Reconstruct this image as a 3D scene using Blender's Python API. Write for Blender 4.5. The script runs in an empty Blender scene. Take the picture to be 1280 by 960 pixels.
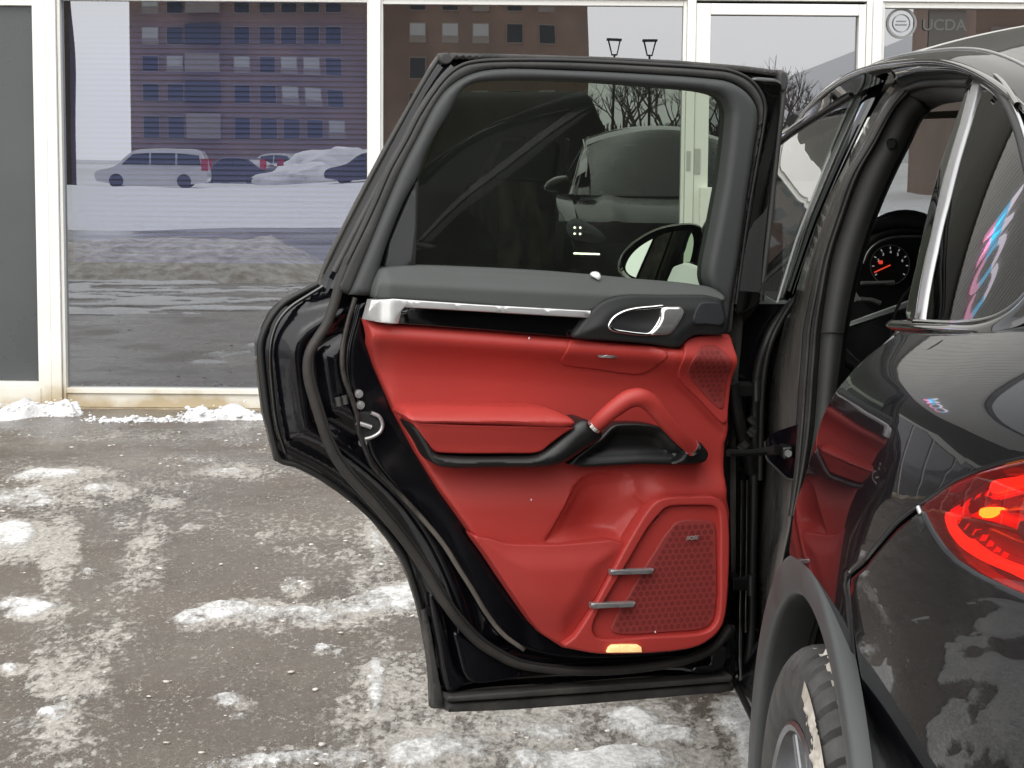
import bpy, bmesh, math, random
import numpy as np
from mathutils import Vector, Matrix
from mathutils.geometry import delaunay_2d_cdt

random.seed(7); RNG = np.random.default_rng(7)
S = bpy.context.scene
COL = S.collection
R = math.radians

# ------------------------------------------------------------------ camera
CAM_H = 1.42; FPX = 2500.0; HORIZON = 195.0; ROLL = R(0.45)
PITCH = math.atan((480 - HORIZON) / FPX)
cf = Vector((0, math.cos(PITCH), -math.sin(PITCH)))
cr0 = Vector((1, 0, 0)); cu0 = cr0.cross(cf)
cr = cr0 * math.cos(ROLL) + cu0 * math.sin(ROLL)
cu = cu0 * math.cos(ROLL) - cr0 * math.sin(ROLL)
CAM = Vector((0, 0, CAM_H))
cd = bpy.data.cameras.new('camera'); co = bpy.data.objects.new('camera', cd); COL.objects.link(co)
cd.sensor_width = 36; cd.sensor_fit = 'HORIZONTAL'; cd.lens = FPX / 1280 * 36
cd.clip_start = 0.05; cd.clip_end = 2000
m = Matrix((cr, cu, -cf)).transposed().to_4x4(); m.translation = CAM
co.matrix_world = m
S.camera = co

# ------------------------------------------------------------------ sky, sun, exposure
SUN_EL, SUN_AZ = R(52), R(200)
w = bpy.data.worlds.new('World'); S.world = w; w.use_nodes = True
nt = w.node_tree; nt.nodes.clear()
sky = nt.nodes.new('ShaderNodeTexSky'); sky.sky_type = 'NISHITA'; sky.sun_disc = False
sky.sun_elevation = SUN_EL; sky.sun_rotation = SUN_AZ
sky.air_density = 2.0; sky.dust_density = 6.0; sky.ozone_density = 1.0
hs = nt.nodes.new('ShaderNodeHueSaturation'); hs.inputs['Saturation'].default_value = 0.10
bg = nt.nodes.new('ShaderNodeBackground'); bg.inputs['Strength'].default_value = 0.15
ow = nt.nodes.new('ShaderNodeOutputWorld')
cloud = nt.nodes.new('ShaderNodeMix'); cloud.data_type = 'RGBA'; cloud.inputs[0].default_value = .75      # even overcast deck in front of the clear sky
cloud.inputs[7].default_value = (4.9, 5.0, 5.15, 1)
nt.links.new(sky.outputs[0], hs.inputs['Color']); nt.links.new(hs.outputs[0], cloud.inputs[6]); nt.links.new(cloud.outputs[2], bg.inputs['Color'])
nt.links.new(bg.outputs[0], ow.inputs['Surface'])
sd = bpy.data.lights.new('sun', 'SUN'); sd.energy = 1.1; sd.angle = R(110); sd.color = (1, 0.97, 0.93)
so = bpy.data.objects.new('sun', sd); COL.objects.link(so)
sdir = Vector((math.sin(SUN_AZ) * math.cos(SUN_EL), math.cos(SUN_AZ) * math.cos(SUN_EL), math.sin(SUN_EL)))
so.rotation_euler = (-sdir).to_track_quat('-Z', 'Y').to_euler(); so.location = sdir * 60
S.view_settings.view_transform = 'Standard'; S.view_settings.look = 'None'
S.view_settings.gamma = 1.0; S.view_settings.exposure = 0.95
S.view_settings.use_curve_mapping = False
S.render.engine = 'CYCLES'
S.cycles.max_bounces = 10; S.cycles.transparent_max_bounces = 12; S.cycles.glossy_bounces = 6
S.cycles.caustics_reflective = False; S.cycles.caustics_refractive = False
S.cycles.use_denoising = True

# ------------------------------------------------------------------ pixel -> place
def ray(px, py):
    dx = (px - 640) / FPX; dy = (480 - py) / FPX
    return cf + cr * dx + cu * dy
def at_depth(px, py, a):                    # point on the pixel's ray, a metres along the car's axis
    d = ray(px, py); return CAM + d * (a / d.dot(CF))
def on_plane(px, py, o, n):
    d = ray(px, py); return CAM + d * ((o - CAM).dot(n) / d.dot(n))
YAW = math.atan(47 / FPX)
CF = Vector((-math.sin(YAW), math.cos(YAW), 0))     # car forward
CR = Vector((math.cos(YAW), math.sin(YAW), 0))      # car right
def car(a, b, z): return CF * a + CR * b + Vector((0, 0, z))
def to_car(p): return (p.dot(CF), p.dot(CR), p.z)

# ------------------------------------------------------------------ object helpers
def base_obj(name, me, mat=None, parent=None, smooth=None):
    o = bpy.data.objects.new(name, me); COL.objects.link(o)
    if mat is not None and not me.materials: me.materials.append(mat)
    if smooth:
        me.polygons.foreach_set('use_smooth', [True] * len(me.polygons))
        if smooth < 179: me.set_sharp_from_angle(angle=R(smooth))
    if parent is not None: adopt(o, parent)
    return o
def world_of(o):
    mt = Matrix.LocRotScale(o.location, o.rotation_euler, o.scale)
    return mt if o.parent is None else world_of(o.parent) @ o.matrix_parent_inverse @ mt
def adopt(o, parent):
    o.parent = parent; o.matrix_parent_inverse = world_of(parent).inverted()
def mk(name, verts, faces, mat=None, parent=None, smooth=None):
    me = bpy.data.meshes.new(name); me.from_pydata([tuple(v) for v in verts], [], [tuple(int(i) for i in f) for f in faces]); me.update()
    return base_obj(name, me, mat, parent, smooth)
def empty(name, loc, label=None, cat=None, group=None):
    o = bpy.data.objects.new(name, None); COL.objects.link(o); o.location = loc; o.empty_display_size = 0.2
    tag(o, label, cat, group); return o
def tag(o, label=None, cat=None, group=None, kind=None):
    if label: o['label'] = label
    if cat: o['category'] = cat
    if group: o['group'] = group
    if kind: o['kind'] = kind
    return o
def inst(o, loc, parent=None, rot=None, scale=None, name=None):
    c = bpy.data.objects.new(name or o.name.split('.')[0], o.data); COL.objects.link(c)
    c.location = loc
    if rot is not None: c.rotation_euler = rot
    if scale is not None: c.scale = scale if hasattr(scale, '__len__') else (scale,) * 3
    if parent is not None: adopt(c, parent)
    return c
def copy_tree(o, parent=None):
    c = o.copy(); COL.objects.link(c)
    if parent is not None: c.parent = parent
    for ch in [x for x in bpy.data.objects if x.parent == o]:
        copy_tree(ch, c)
    return c

class MB:                                       # collects simple solids into ONE mesh
    def __init__(s): s.v = []; s.f = []
    def add(s, vs, fs):
        k = len(s.v); s.v += [tuple(v) for v in vs]; s.f += [tuple(i + k for i in f) for f in fs]
    def hexa(s, p): s.add(p, [(0, 3, 2, 1), (4, 5, 6, 7), (0, 1, 5, 4), (1, 2, 6, 5), (2, 3, 7, 6), (3, 0, 4, 7)])
    def box(s, x0, x1, y0, y1, z0, z1):
        s.hexa([(x0, y0, z0), (x1, y0, z0), (x1, y1, z0), (x0, y1, z0), (x0, y0, z1), (x1, y0, z1), (x1, y1, z1), (x0, y1, z1)])
    def tube(s, pts, rad, n=8, cap=True):
        v, f = tube_geo(pts, rad, n, cap); s.add(v, f)
    def build(s, name, mat, parent=None, smooth=None, bevel=0):
        o = mk(name, s.v, s.f, mat, parent, smooth)
        if bevel:
            md = o.modifiers.new('bevel', 'BEVEL'); md.width = bevel; md.segments = 2; md.limit_method = 'ANGLE'
        return o

def catmull(pts, n=6, closed=False):
    P = np.array([tuple(p) for p in pts], float); L = len(P); out = []
    rng = range(L) if closed else range(L - 1)
    for i in rng:
        if closed: p0, p1, p2, p3 = P[i - 1], P[i], P[(i + 1) % L], P[(i + 2) % L]
        else:
            p1, p2 = P[i], P[i + 1]
            p0 = P[i - 1] if i > 0 else 2 * p1 - p2
            p3 = P[i + 2] if i + 2 < L else 2 * p2 - p1
        # centripetal-ish tangents keep uneven spacing from overshooting
        d0 = max(np.linalg.norm(p1 - p0), 1e-9) ** .5; d1 = max(np.linalg.norm(p2 - p1), 1e-9) ** .5; d2 = max(np.linalg.norm(p3 - p2), 1e-9) ** .5
        m1 = (p1 - p0) / d0 - (p2 - p0) / (d0 + d1) + (p2 - p1) / d1
        m2 = (p2 - p1) / d1 - (p3 - p1) / (d1 + d2) + (p3 - p2) / d2
        m1 *= d1; m2 *= d1
        for k in range(n):
            t = k / n; h = (2 * t**3 - 3 * t**2 + 1, t**3 - 2 * t**2 + t, -2 * t**3 + 3 * t**2, t**3 - t**2)
            out.append(h[0] * p1 + h[1] * m1 + h[2] * p2 + h[3] * m2)
    if not closed: out.append(P[-1])
    return np.array(out)
def resample(P, step, closed=False):
    P = np.asarray(P, float)
    if closed: P = np.vstack([P, P[:1]])
    d = np.r_[0, np.cumsum(np.linalg.norm(np.diff(P, axis=0), axis=1))]
    n = max(2, int(round(d[-1] / step)) + 1)
    t = np.linspace(0, d[-1], n)
    out = np.column_stack([np.interp(t, d, P[:, k]) for k in range(P.shape[1])])
    return out[:-1] if closed else out

def tube_geo(pts, rad, n=8, cap=True, flat=1.0, ref=None):
    P = [Vector(p) for p in pts]; L = len(P); v = []; f = []
    rads = rad if hasattr(rad, '__len__') else [rad] * L
    T = [(P[min(i + 1, L - 1)] - P[max(i - 1, 0)]).normalized() for i in range(L)]
    up = Vector(ref) if ref is not None else (Vector((0, 0, 1)) if abs(T[0].z) < .9 else Vector((1, 0, 0)))
    a = (up - T[0] * up.dot(T[0])).normalized()
    for i in range(L):
        if ref is not None: a = Vector(ref)
        a = (a - T[i] * a.dot(T[i])).normalized(); b = T[i].cross(a)
        for k in range(n):
            w_ = 2 * math.pi * k / n
            v.append(P[i] + a * (math.cos(w_) * rads[i] * flat) + b * (math.sin(w_) * rads[i]))
    for i in range(L - 1):
        for k in range(n):
            f.append((i * n + k, i * n + (k + 1) % n, (i + 1) * n + (k + 1) % n, (i + 1) * n + k))
    if cap: f.append(tuple(range(n - 1, -1, -1))); f.append(tuple((L - 1) * n + k for k in range(n)))
    return v, f
def tube(name, pts, rad, mat, parent=None, n=10, flat=1.0, ref=None, smooth=60):
    v, f = tube_geo(pts, rad, n, True, flat, ref); return mk(name, v, f, mat, parent, smooth)

def in_poly(P, poly):
    x, y = P[:, 0], P[:, 1]; r = np.zeros(len(P), bool); q = np.roll(poly, -1, axis=0)
    for (x0, y0), (x1, y1) in zip(poly, q):
        if y0 == y1: continue
        c = ((y0 > y) != (y1 > y)) & (x < (x1 - x0) * (y - y0) / (y1 - y0) + x0); r ^= c
    return r
def edge_dist(P, poly):
    q = np.roll(poly, -1, axis=0); best = np.full(len(P), 1e9)
    for a, b in zip(poly, q):
        ab = b - a; l2 = max(ab @ ab, 1e-12)
        t = np.clip(((P - a) @ ab) / l2, 0, 1); d = P - a - t[:, None] * ab
        best = np.minimum(best, (d * d).sum(1))
    return np.sqrt(best)
def inset_ring(lp, dist, sign):
    a = np.roll(lp, 1, axis=0); b = np.roll(lp, -1, axis=0); t = b - a; t /= np.maximum(np.linalg.norm(t, axis=1), 1e-9)[:, None]
    return lp + np.column_stack([-t[:, 1], t[:, 0]]) * dist * sign
def fill(poly, holes, step, insets=()):
    """triangulated sheet inside poly minus holes; returns verts2d, tris, list of boundary loops (indices)"""
    def area2(q): return (q[:, 0] * np.roll(q[:, 1], -1) - q[:, 1] * np.roll(q[:, 0], -1)).sum()
    loops = [poly] + list(holes); V = []; E = []; idx = []
    for lp in loops:
        k = len(V); n = len(lp); V += [tuple(p) for p in lp]
        E += [(k + i, k + (i + 1) % n) for i in range(n)]; idx.append(list(range(k, k + n)))
    def dist(G):
        d = edge_dist(G, poly)
        for h in holes: d = np.minimum(d, edge_dist(G, h))
        return d
    def inside(G):
        k = in_poly(G, poly)
        for h in holes: k &= ~in_poly(G, h)
        return k
    last = 0.0
    for di in insets:                                   # rings that follow the edge, so rounded edges stay clean
        for li, lp in enumerate(loops):
            q = inset_ring(lp, di, (1 if area2(lp) > 0 else -1) * (1 if li == 0 else -1))
            ok = inside(q); dq = dist(q); ok &= dq > di * .93
            V += [tuple(p) for p in q[ok]]
        last = di
    lo, hi = poly.min(0), poly.max(0)
    gx, gy = np.meshgrid(np.arange(lo[0] + step / 2, hi[0], step), np.arange(lo[1] + step / 2, hi[1], step * .866))
    gx = gx + (np.arange(gx.shape[0]) % 2)[:, None] * step / 2
    G = np.column_stack([gx.ravel(), gy.ravel()]); G = G[inside(G)]
    if len(G): G = G[dist(G) > last + step * .5]
    V += [tuple(p) for p in G]
    r = delaunay_2d_cdt([Vector(p) for p in V], E, [], 0, 1e-7)
    ov = np.array([tuple(p) for p in r[0]]); tris = np.array([t for t in r[2] if len(t) == 3])
    c = ov[tris].mean(1); tris = tris[inside(c)]
    mp = {}
    for oi, src in enumerate(r[3]):
        for s_ in src: mp[s_] = oi
    loops_o = [[mp[i] for i in lp] for lp in idx]
    a, b, cc = ov[tris[:, 0]], ov[tris[:, 1]], ov[tris[:, 2]]
    s_ = (b[:, 0] - a[:, 0]) * (cc[:, 1] - a[:, 1]) - (b[:, 1] - a[:, 1]) * (cc[:, 0] - a[:, 0])
    tris[s_ < 0] = tris[s_ < 0][:, ::-1]
    return ov, tris, loops_o

def sheet(name, poly, place, height, thick, mat, parent=None, holes=(), step=.012, rnd=0.0, smooth=40, back=False, flip=False):
    """poly in 2-D metres; place(u,v,h)->3-D; height(P,d)->h; rounded edge of radius rnd, skirt of depth thick"""
    poly = np.asarray(poly, float); holes = [np.asarray(h, float) for h in holes]
    ins = [rnd * k for k in (.08, .25, .5, .8, 1.1)] if rnd > 0 else [step * .5]
    ov, tris, loops = fill(poly, holes, step, ins)
    d = edge_dist(ov, poly)
    for h in holes: d = np.minimum(d, edge_dist(ov, h))
    h = height(ov, d)
    if rnd > 0:
        q = np.clip(1 - d / rnd, 0, 1); h = h - rnd * (1 - np.sqrt(np.clip(1 - q * q, 0, 1)))
    v = [place(p[0], p[1], hh) for p, hh in zip(ov, h)]; f = [tuple(t) for t in tris]
    def area(lp):
        q = ov[lp]; x, y = q[:, 0], q[:, 1]; return (x * np.roll(y, -1) - y * np.roll(x, -1)).sum()
    for li, lp in enumerate(loops):
        ccw = area(lp) > 0
        if li == 0 and not ccw: lp = lp[::-1]
        if li > 0 and ccw: lp = lp[::-1]
        k = len(v); n = len(lp)
        v += [place(ov[i][0], ov[i][1], h[i] - thick) for i in lp]
        f += [(lp[i], k + i, k + (i + 1) % n, lp[(i + 1) % n]) for i in range(n)]
    if back:
        k = len(v); v += [place(p[0], p[1], hh - thick) for p, hh in zip(ov, h)]; f += [(t[0] + k, t[2] + k, t[1] + k) for t in tris]
    if flip: f = [t[::-1] for t in f]
    return mk(name, v, f, mat, parent, smooth)
def grid_mesh(name, rows, mat, parent=None, smooth=60, thick=0, closed=False, sub=0):
    n = len(rows[0]); v = [p for r in rows for p in r]; f = []
    for i in range(len(rows) - 1):
        for k in range(n - (0 if closed else 1)):
            f.append((i * n + k, i * n + (k + 1) % n, (i + 1) * n + (k + 1) % n, (i + 1) * n + k))
    o = mk(name, v, f, mat, parent, smooth)
    if thick:
        md = o.modifiers.new('solid', 'SOLIDIFY'); md.thickness = thick; md.offset = 0
    return o
def loft(name, lines, mat, parent=None, nu=8, nv=6, thick=.004, smooth=60):
    """lines: polylines of 3-D points with equal counts; smooth surface through them"""
    L = [catmull(l, nu) for l in lines]
    rows = np.array(L)                       # k x n x 3
    cols = [catmull(rows[:, j], nv) if len(lines) > 2 else np.array([rows[0, j] + (rows[1, j] - rows[0, j]) * t for t in np.linspace(0, 1, 3)]) for j in range(rows.shape[1])]
    g = np.array(cols).transpose(1, 0, 2)
    return grid_mesh(name, [[tuple(p) for p in r] for r in g], mat, parent, smooth, thick)
def text_mesh(name, s, size, mat, parent, mtx, extrude=.004, shear=0.0, font_scale=1.0):
    cu_ = bpy.data.curves.new(name, 'FONT'); cu_.body = s; cu_.size = size; cu_.extrude = extrude; cu_.shear = shear
    cu_.align_x = 'CENTER'; cu_.align_y = 'CENTER'; cu_.offset = size * .018
    o = bpy.data.objects.new('t', cu_); COL.objects.link(o)
    bpy.context.view_layer.update()
    me = bpy.data.meshes.new_from_object(o.evaluated_get(bpy.context.evaluated_depsgraph_get()))
    bpy.data.objects.remove(o); me.transform(mtx); me.materials.clear()
    return base_obj(name, me, mat, parent)

# ------------------------------------------------------------------ numpy value noise
def vnoise(x, y, seed=0):
    xi = np.floor(x).astype(np.int64); yi = np.floor(y).astype(np.int64); fx = x - xi; fy = y - yi
    fx = fx * fx * (3 - 2 * fx); fy = fy * fy * (3 - 2 * fy)
    def hsh(i, j):
        n = (i * 374761393 + j * 668265263 + seed * 1442695041) & 0xffffffff
        n = ((n ^ (n >> 13)) * 1274126177) & 0xffffffff
        return ((n ^ (n >> 16)) & 0xffff) / 65535.0
    return (hsh(xi, yi) * (1 - fx) + hsh(xi + 1, yi) * fx) * (1 - fy) + (hsh(xi, yi + 1) * (1 - fx) + hsh(xi + 1, yi + 1) * fx) * fy
def fbm(x, y, oct=4, seed=0):
    s_ = 0; a = .5; t = 0
    for k in range(oct):
        s_ = s_ + a * vnoise(x * 2**k, y * 2**k, seed + k * 17); t += a; a *= .5
    return s_ / t

# ------------------------------------------------------------------ materials
def nodes(name):
    mt = bpy.data.materials.new(name); mt.use_nodes = True; n = mt.node_tree
    return mt, n, n.nodes['Principled BSDF'], n.nodes['Material Output']
def mat(name, col, rough=.5, metal=0, coat=0, spec=.5, bump=0, bscale=200, vary=0, vscale=6, rvary=0, emit=None, estr=0, col2=None, sheen=0):
    mt, n, b, o = nodes(name); L = n.links.new
    b.inputs['Base Color'].default_value = (*col, 1); b.inputs['Roughness'].default_value = rough
    b.inputs['Metallic'].default_value = metal; b.inputs['Coat Weight'].default_value = coat
    b.inputs['Coat Roughness'].default_value = .03; b.inputs['Specular IOR Level'].default_value = spec
    tc = n.nodes.new('ShaderNodeTexCoord')
    if vary or rvary or col2:
        nz = n.nodes.new('ShaderNodeTexNoise'); nz.inputs['Scale'].default_value = vscale; nz.inputs['Detail'].default_value = 8
        nz.inputs['Roughness'].default_value = .62
        L(tc.outputs['Object'], nz.inputs['Vector'])
        if col2 or vary:
            rp = n.nodes.new('ShaderNodeValToRGB'); rp.color_ramp.elements[0].position = .35; rp.color_ramp.elements[1].position = .68
            c2 = col2 or tuple(min(1, c * (1 + vary)) for c in col); c1 = col if col2 else tuple(c * (1 - vary) for c in col)
            rp.color_ramp.elements[0].color = (*c1, 1); rp.color_ramp.elements[1].color = (*c2, 1)
            L(nz.outputs['Fac'], rp.inputs['Fac']); L(rp.outputs['Color'], b.inputs['Base Color'])
        if rvary:
            mr = n.nodes.new('ShaderNodeMapRange'); mr.inputs['From Min'].default_value = .3; mr.inputs['From Max'].default_value = .7
            mr.inputs['To Min'].default_value = max(0, rough - rvary); mr.inputs['To Max'].default_value = min(1, rough + rvary)
            L(nz.outputs['Fac'], mr.inputs['Value']); L(mr.outputs['Result'], b.inputs['Roughness'])
    if bump:
        nb = n.nodes.new('ShaderNodeTexNoise'); nb.inputs['Scale'].default_value = bscale; nb.inputs['Detail'].default_value = 3
        bp = n.nodes.new('ShaderNodeBump'); bp.inputs['Strength'].default_value = bump; bp.inputs['Distance'].default_value = .002
        L(tc.outputs['Object'], nb.inputs['Vector']); L(nb.outputs['Fac'], bp.inputs['Height']); L(bp.outputs['Normal'], b.inputs['Normal'])
    if emit: b.inputs['Emission Color'].default_value = (*emit, 1); b.inputs['Emission Strength'].default_value = estr
    return mt
def glass(name, tint, refl, rcol=(1, 1, 1), fres=None, rough=0.0, dust=0.0):
    """thin sheet glass: part mirror, part see-through"""
    mt, n, b, o = nodes(name); n.nodes.remove(b); L = n.links.new
    t = n.nodes.new('ShaderNodeBsdfTransparent'); t.inputs['Color'].default_value = (*tint, 1)
    g = n.nodes.new('ShaderNodeBsdfGlossy'); g.inputs['Color'].default_value = (*rcol, 1); g.inputs['Roughness'].default_value = rough
    mx = n.nodes.new('ShaderNodeMixShader')
    if fres:
        fr = n.nodes.new('ShaderNodeFresnel')
        ge = n.nodes.new('ShaderNodeNewGeometry'); e1 = n.nodes.new('ShaderNodeMath'); e1.operation = 'MULTIPLY_ADD'; e1.inputs[1].default_value = -2; e1.inputs[2].default_value = 1
        e2 = n.nodes.new('ShaderNodeMath'); e2.operation = 'POWER'; e2.inputs[0].default_value = fres          # a thin sheet mirrors alike from both sides
        L(ge.outputs['Backfacing'], e1.inputs[0]); L(e1.outputs[0], e2.inputs[1]); L(e2.outputs[0], fr.inputs['IOR'])
        mr = n.nodes.new('ShaderNodeMath'); mr.operation = 'ADD'; mr.inputs[1].default_value = refl; mr.use_clamp = True
        L(fr.outputs[0], mr.inputs[0]); L(mr.outputs[0], mx.inputs[0])
    else: mx.inputs[0].default_value = refl
    L(t.outputs[0], mx.inputs[1]); L(g.outputs[0], mx.inputs[2])
    last = mx
    if dust:
        df = n.nodes.new('ShaderNodeBsdfDiffuse'); df.inputs['Color'].default_value = (.5, .5, .48, 1)
        tc = n.nodes.new('ShaderNodeTexCoord'); nz = n.nodes.new('ShaderNodeTexNoise'); nz.inputs['Scale'].default_value = 3; nz.inputs['Detail'].default_value = 6
        mr2 = n.nodes.new('ShaderNodeMapRange'); mr2.inputs['From Min'].default_value = .35; mr2.inputs['From Max'].default_value = .75
        mr2.inputs['To Min'].default_value = dust * .3; mr2.inputs['To Max'].default_value = dust
        m2 = n.nodes.new('ShaderNodeMixShader')
        L(tc.outputs['Object'], nz.inputs['Vector']); L(nz.outputs['Fac'], mr2.inputs['Value']); L(mr2.outputs[0], m2.inputs[0])
        L(mx.outputs[0], m2.inputs[1]); L(df.outputs[0], m2.inputs[2]); last = m2
    L(last.outputs[0], o.inputs['Surface'])
    return mt
def paint(name, grime=0.0, gcol=(.16, .145, .125), gscale=3.0, lo=.45, hi=.7, stretch=(1, 1, 1), rough=.04):
    """black car paint under clear coat, with dried road salt, also imitated reflections, where grime > 0"""
    mt, n, b, o = nodes(name); L = n.links.new
    b.inputs['Base Color'].default_value = (.003, .003, .0045, 1); b.inputs['Roughness'].default_value = .25
    b.inputs['Coat Weight'].default_value = .85; b.inputs['Coat Roughness'].default_value = rough; b.inputs['Coat IOR'].default_value = 1.45; b.inputs['Specular IOR Level'].default_value = .05
    tc = n.nodes.new('ShaderNodeTexCoord')
    sp = n.nodes.new('ShaderNodeTexNoise'); sp.inputs['Scale'].default_value = 420; sp.inputs['Detail'].default_value = 2
    L(tc.outputs['Object'], sp.inputs['Vector'])
    if grime:
        mp = n.nodes.new('ShaderNodeMapping'); mp.inputs['Scale'].default_value = stretch
        nz = n.nodes.new('ShaderNodeTexNoise'); nz.inputs['Scale'].default_value = gscale; nz.inputs['Detail'].default_value = 9; nz.inputs['Roughness'].default_value = .65; nz.inputs['Distortion'].default_value = .6
        L(tc.outputs['Object'], mp.inputs['Vector']); L(mp.outputs[0], nz.inputs['Vector'])
        mr = n.nodes.new('ShaderNodeMapRange'); mr.inputs['From Min'].default_value = lo; mr.inputs['From Max'].default_value = hi
        mr.inputs['To Max'].default_value = grime
        L(nz.outputs['Fac'], mr.inputs['Value'])
        d = n.nodes.new('ShaderNodeBsdfDiffuse'); d.inputs['Color'].default_value = (*gcol, 1)
        mx = n.nodes.new('ShaderNodeMixShader'); L(mr.outputs[0], mx.inputs[0]); L(b.outputs[0], mx.inputs[1]); L(d.outputs[0], mx.inputs[2])
        L(mx.outputs[0], o.inputs['Surface'])
    return mt
M = {}
M['paint'] = paint('black_car_paint', .03, gscale=9, lo=.52, hi=.85, rough=.008)
M['paint_dirt_sheen'] = paint('salty_sheen_paint', .75, gcol=(.17, .155, .135), gscale=5, lo=.40, hi=.62, stretch=(1, 1, .35))  # salt on the door shell; imitated sheen on the pressed ridge
M['paint_bumper'] = paint('bumper_paint', .14, gcol=(.16, .15, .135), gscale=7, lo=.52, hi=.75, stretch=(1.3, .8, .45), rough=.008)  # thin salt grime whose stretched pale streaks also imitate mirrored snow
M['paint_in'] = paint('door_inner_paint', .12, gcol=(.07, .065, .06), gscale=9, lo=.52, hi=.75, rough=.08)
M['red'] = mat('red_leather', (.385, .038, .031), .46, bump=.14, bscale=420, vary=.05, vscale=4, spec=.4)
M['red_plain'] = mat('red_moulded_panel', (.37, .036, .030), .50, bump=.12, bscale=650, vary=.05, vscale=3, spec=.4)
M['thread'] = mat('red_thread', (.33, .02, .018), .7)
M['grey_soft'] = mat('grey_soft_trim', (.066, .071, .068), .62, bump=.12, bscale=600, vary=.06, vscale=5, spec=.35)
M['dark_trim'] = mat('dark_grey_trim', (.015, .016, .016), .58, bump=.12, bscale=700, spec=.4)
M['frame_cloth'] = mat('frame_trim', (.044, .047, .046), .58, bump=.1, bscale=600, spec=.4)
M['pillar_trim'] = mat('pillar_trim', (.055, .055, .052), .65, bump=.1, bscale=600, spec=.35)
M['black_plastic'] = mat('black_plastic', (.008, .008, .008), .38, bump=.06, bscale=500)
M['gloss_black'] = mat('piano_black', (.003, .003, .003), .05, coat=1)
M['rubber'] = mat('rubber_seal', (.020, .018, .017), .55, col2=(.042, .038, .034), vscale=9, bump=.12, bscale=300, spec=.35)
M['rubber_grey'] = mat('grey_rubber_seal', (.034, .035, .034), .55, col2=(.056, .054, .050), vscale=8, bump=.08, bscale=300, spec=.4)
M['rubber_black'] = mat('black_rubber', (.006, .006, .006), .5, col2=(.014, .013, .012), vscale=7)
M['silver'] = mat('brushed_aluminium', (.70, .70, .69), .38, metal=.75, bump=.03, bscale=900)
M['chrome'] = mat('chrome', (.75, .75, .74), .08, metal=1)
M['dark_chrome'] = mat('satin_chrome', (.48, .48, .48), .36, metal=.8)
M['dirty_strip'] = mat('dirty_plastic_strip', (.016, .016, .016), .6, col2=(.060, .056, .050), vscale=12, bump=.25, bscale=160)
M['cladding'] = mat('grey_arch_cladding', (.050, .053, .053), .5, vary=.18, vscale=6, bump=.1, bscale=500, rvary=.1)
M['liner'] = mat('wheel_liner', (.014, .013, .012), .85, col2=(.055, .048, .04), vscale=14, bump=.5, bscale=120)
M['tyre'] = mat('tyre_rubber', (.026, .026, .026), .75, col2=(.075, .071, .066), vscale=16, bump=.3, bscale=200)
M['rim'] = mat('silver_rim', (.30, .31, .33), .35, metal=.9, col2=(.18, .18, .18), vscale=12)
M['snow'] = mat('snow', (.70, .70, .70), .75, bump=.9, bscale=55, vary=.10, vscale=8, spec=.3)
M['snow_dirty'] = mat('dirty_snow', (.32, .28, .23), .85, col2=(.66, .63, .57), vscale=7, bump=.8, bscale=50, spec=.3)
M['frame_white'] = mat('white_painted_aluminium', (.76, .76, .71), .42, vary=.05, vscale=5, rvary=.1)
M['dark_gap'] = mat('dark_gap', (.008, .008, .008), .8)
M['tweeter'] = mat('tweeter_mesh', (.012, .014, .017), .55, bump=.6, bscale=900)
M['lamp'] = mat('warm_lamp_lens', (.75, .55, .25), .2, emit=(1, .66, .32), estr=.35, col2=(.55, .32, .08), vscale=60)
M['seat'] = mat('dark_seat_leather', (.022, .020, .020), .45, bump=.15, bscale=400)
M['pillar_dirty'] = paint('salt_hazed_pillar', .85, gcol=(.13, .12, .108), gscale=4.5, lo=.28, hi=.62, stretch=(1, 1, .3))
M['paint_jamb'] = paint('jamb_paint', .22, gcol=(.08, .075, .07), gscale=12, lo=.5, hi=.8, rough=.12)
M['paint_sill'] = paint('sill_paint', .35, gcol=(.10, .095, .085), gscale=9, lo=.45, hi=.75, rough=.15)
M['handle_metal'] = mat('polished_handle', (.72, .72, .71), .2, metal=.85)
# ================================================================== THE SETTING
def proj_np(X, Y, Z):
    dx, dy, dz = X, Y, Z - CAM_H
    zf = dx * cf.x + dy * cf.y + dz * cf.z
    return 640 + FPX * (dx * cr.x + dy * cr.y + dz * cr.z) / zf, 480 - FPX * (dx * cu.x + dy * cu.y + dz * cu.z) / zf

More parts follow.
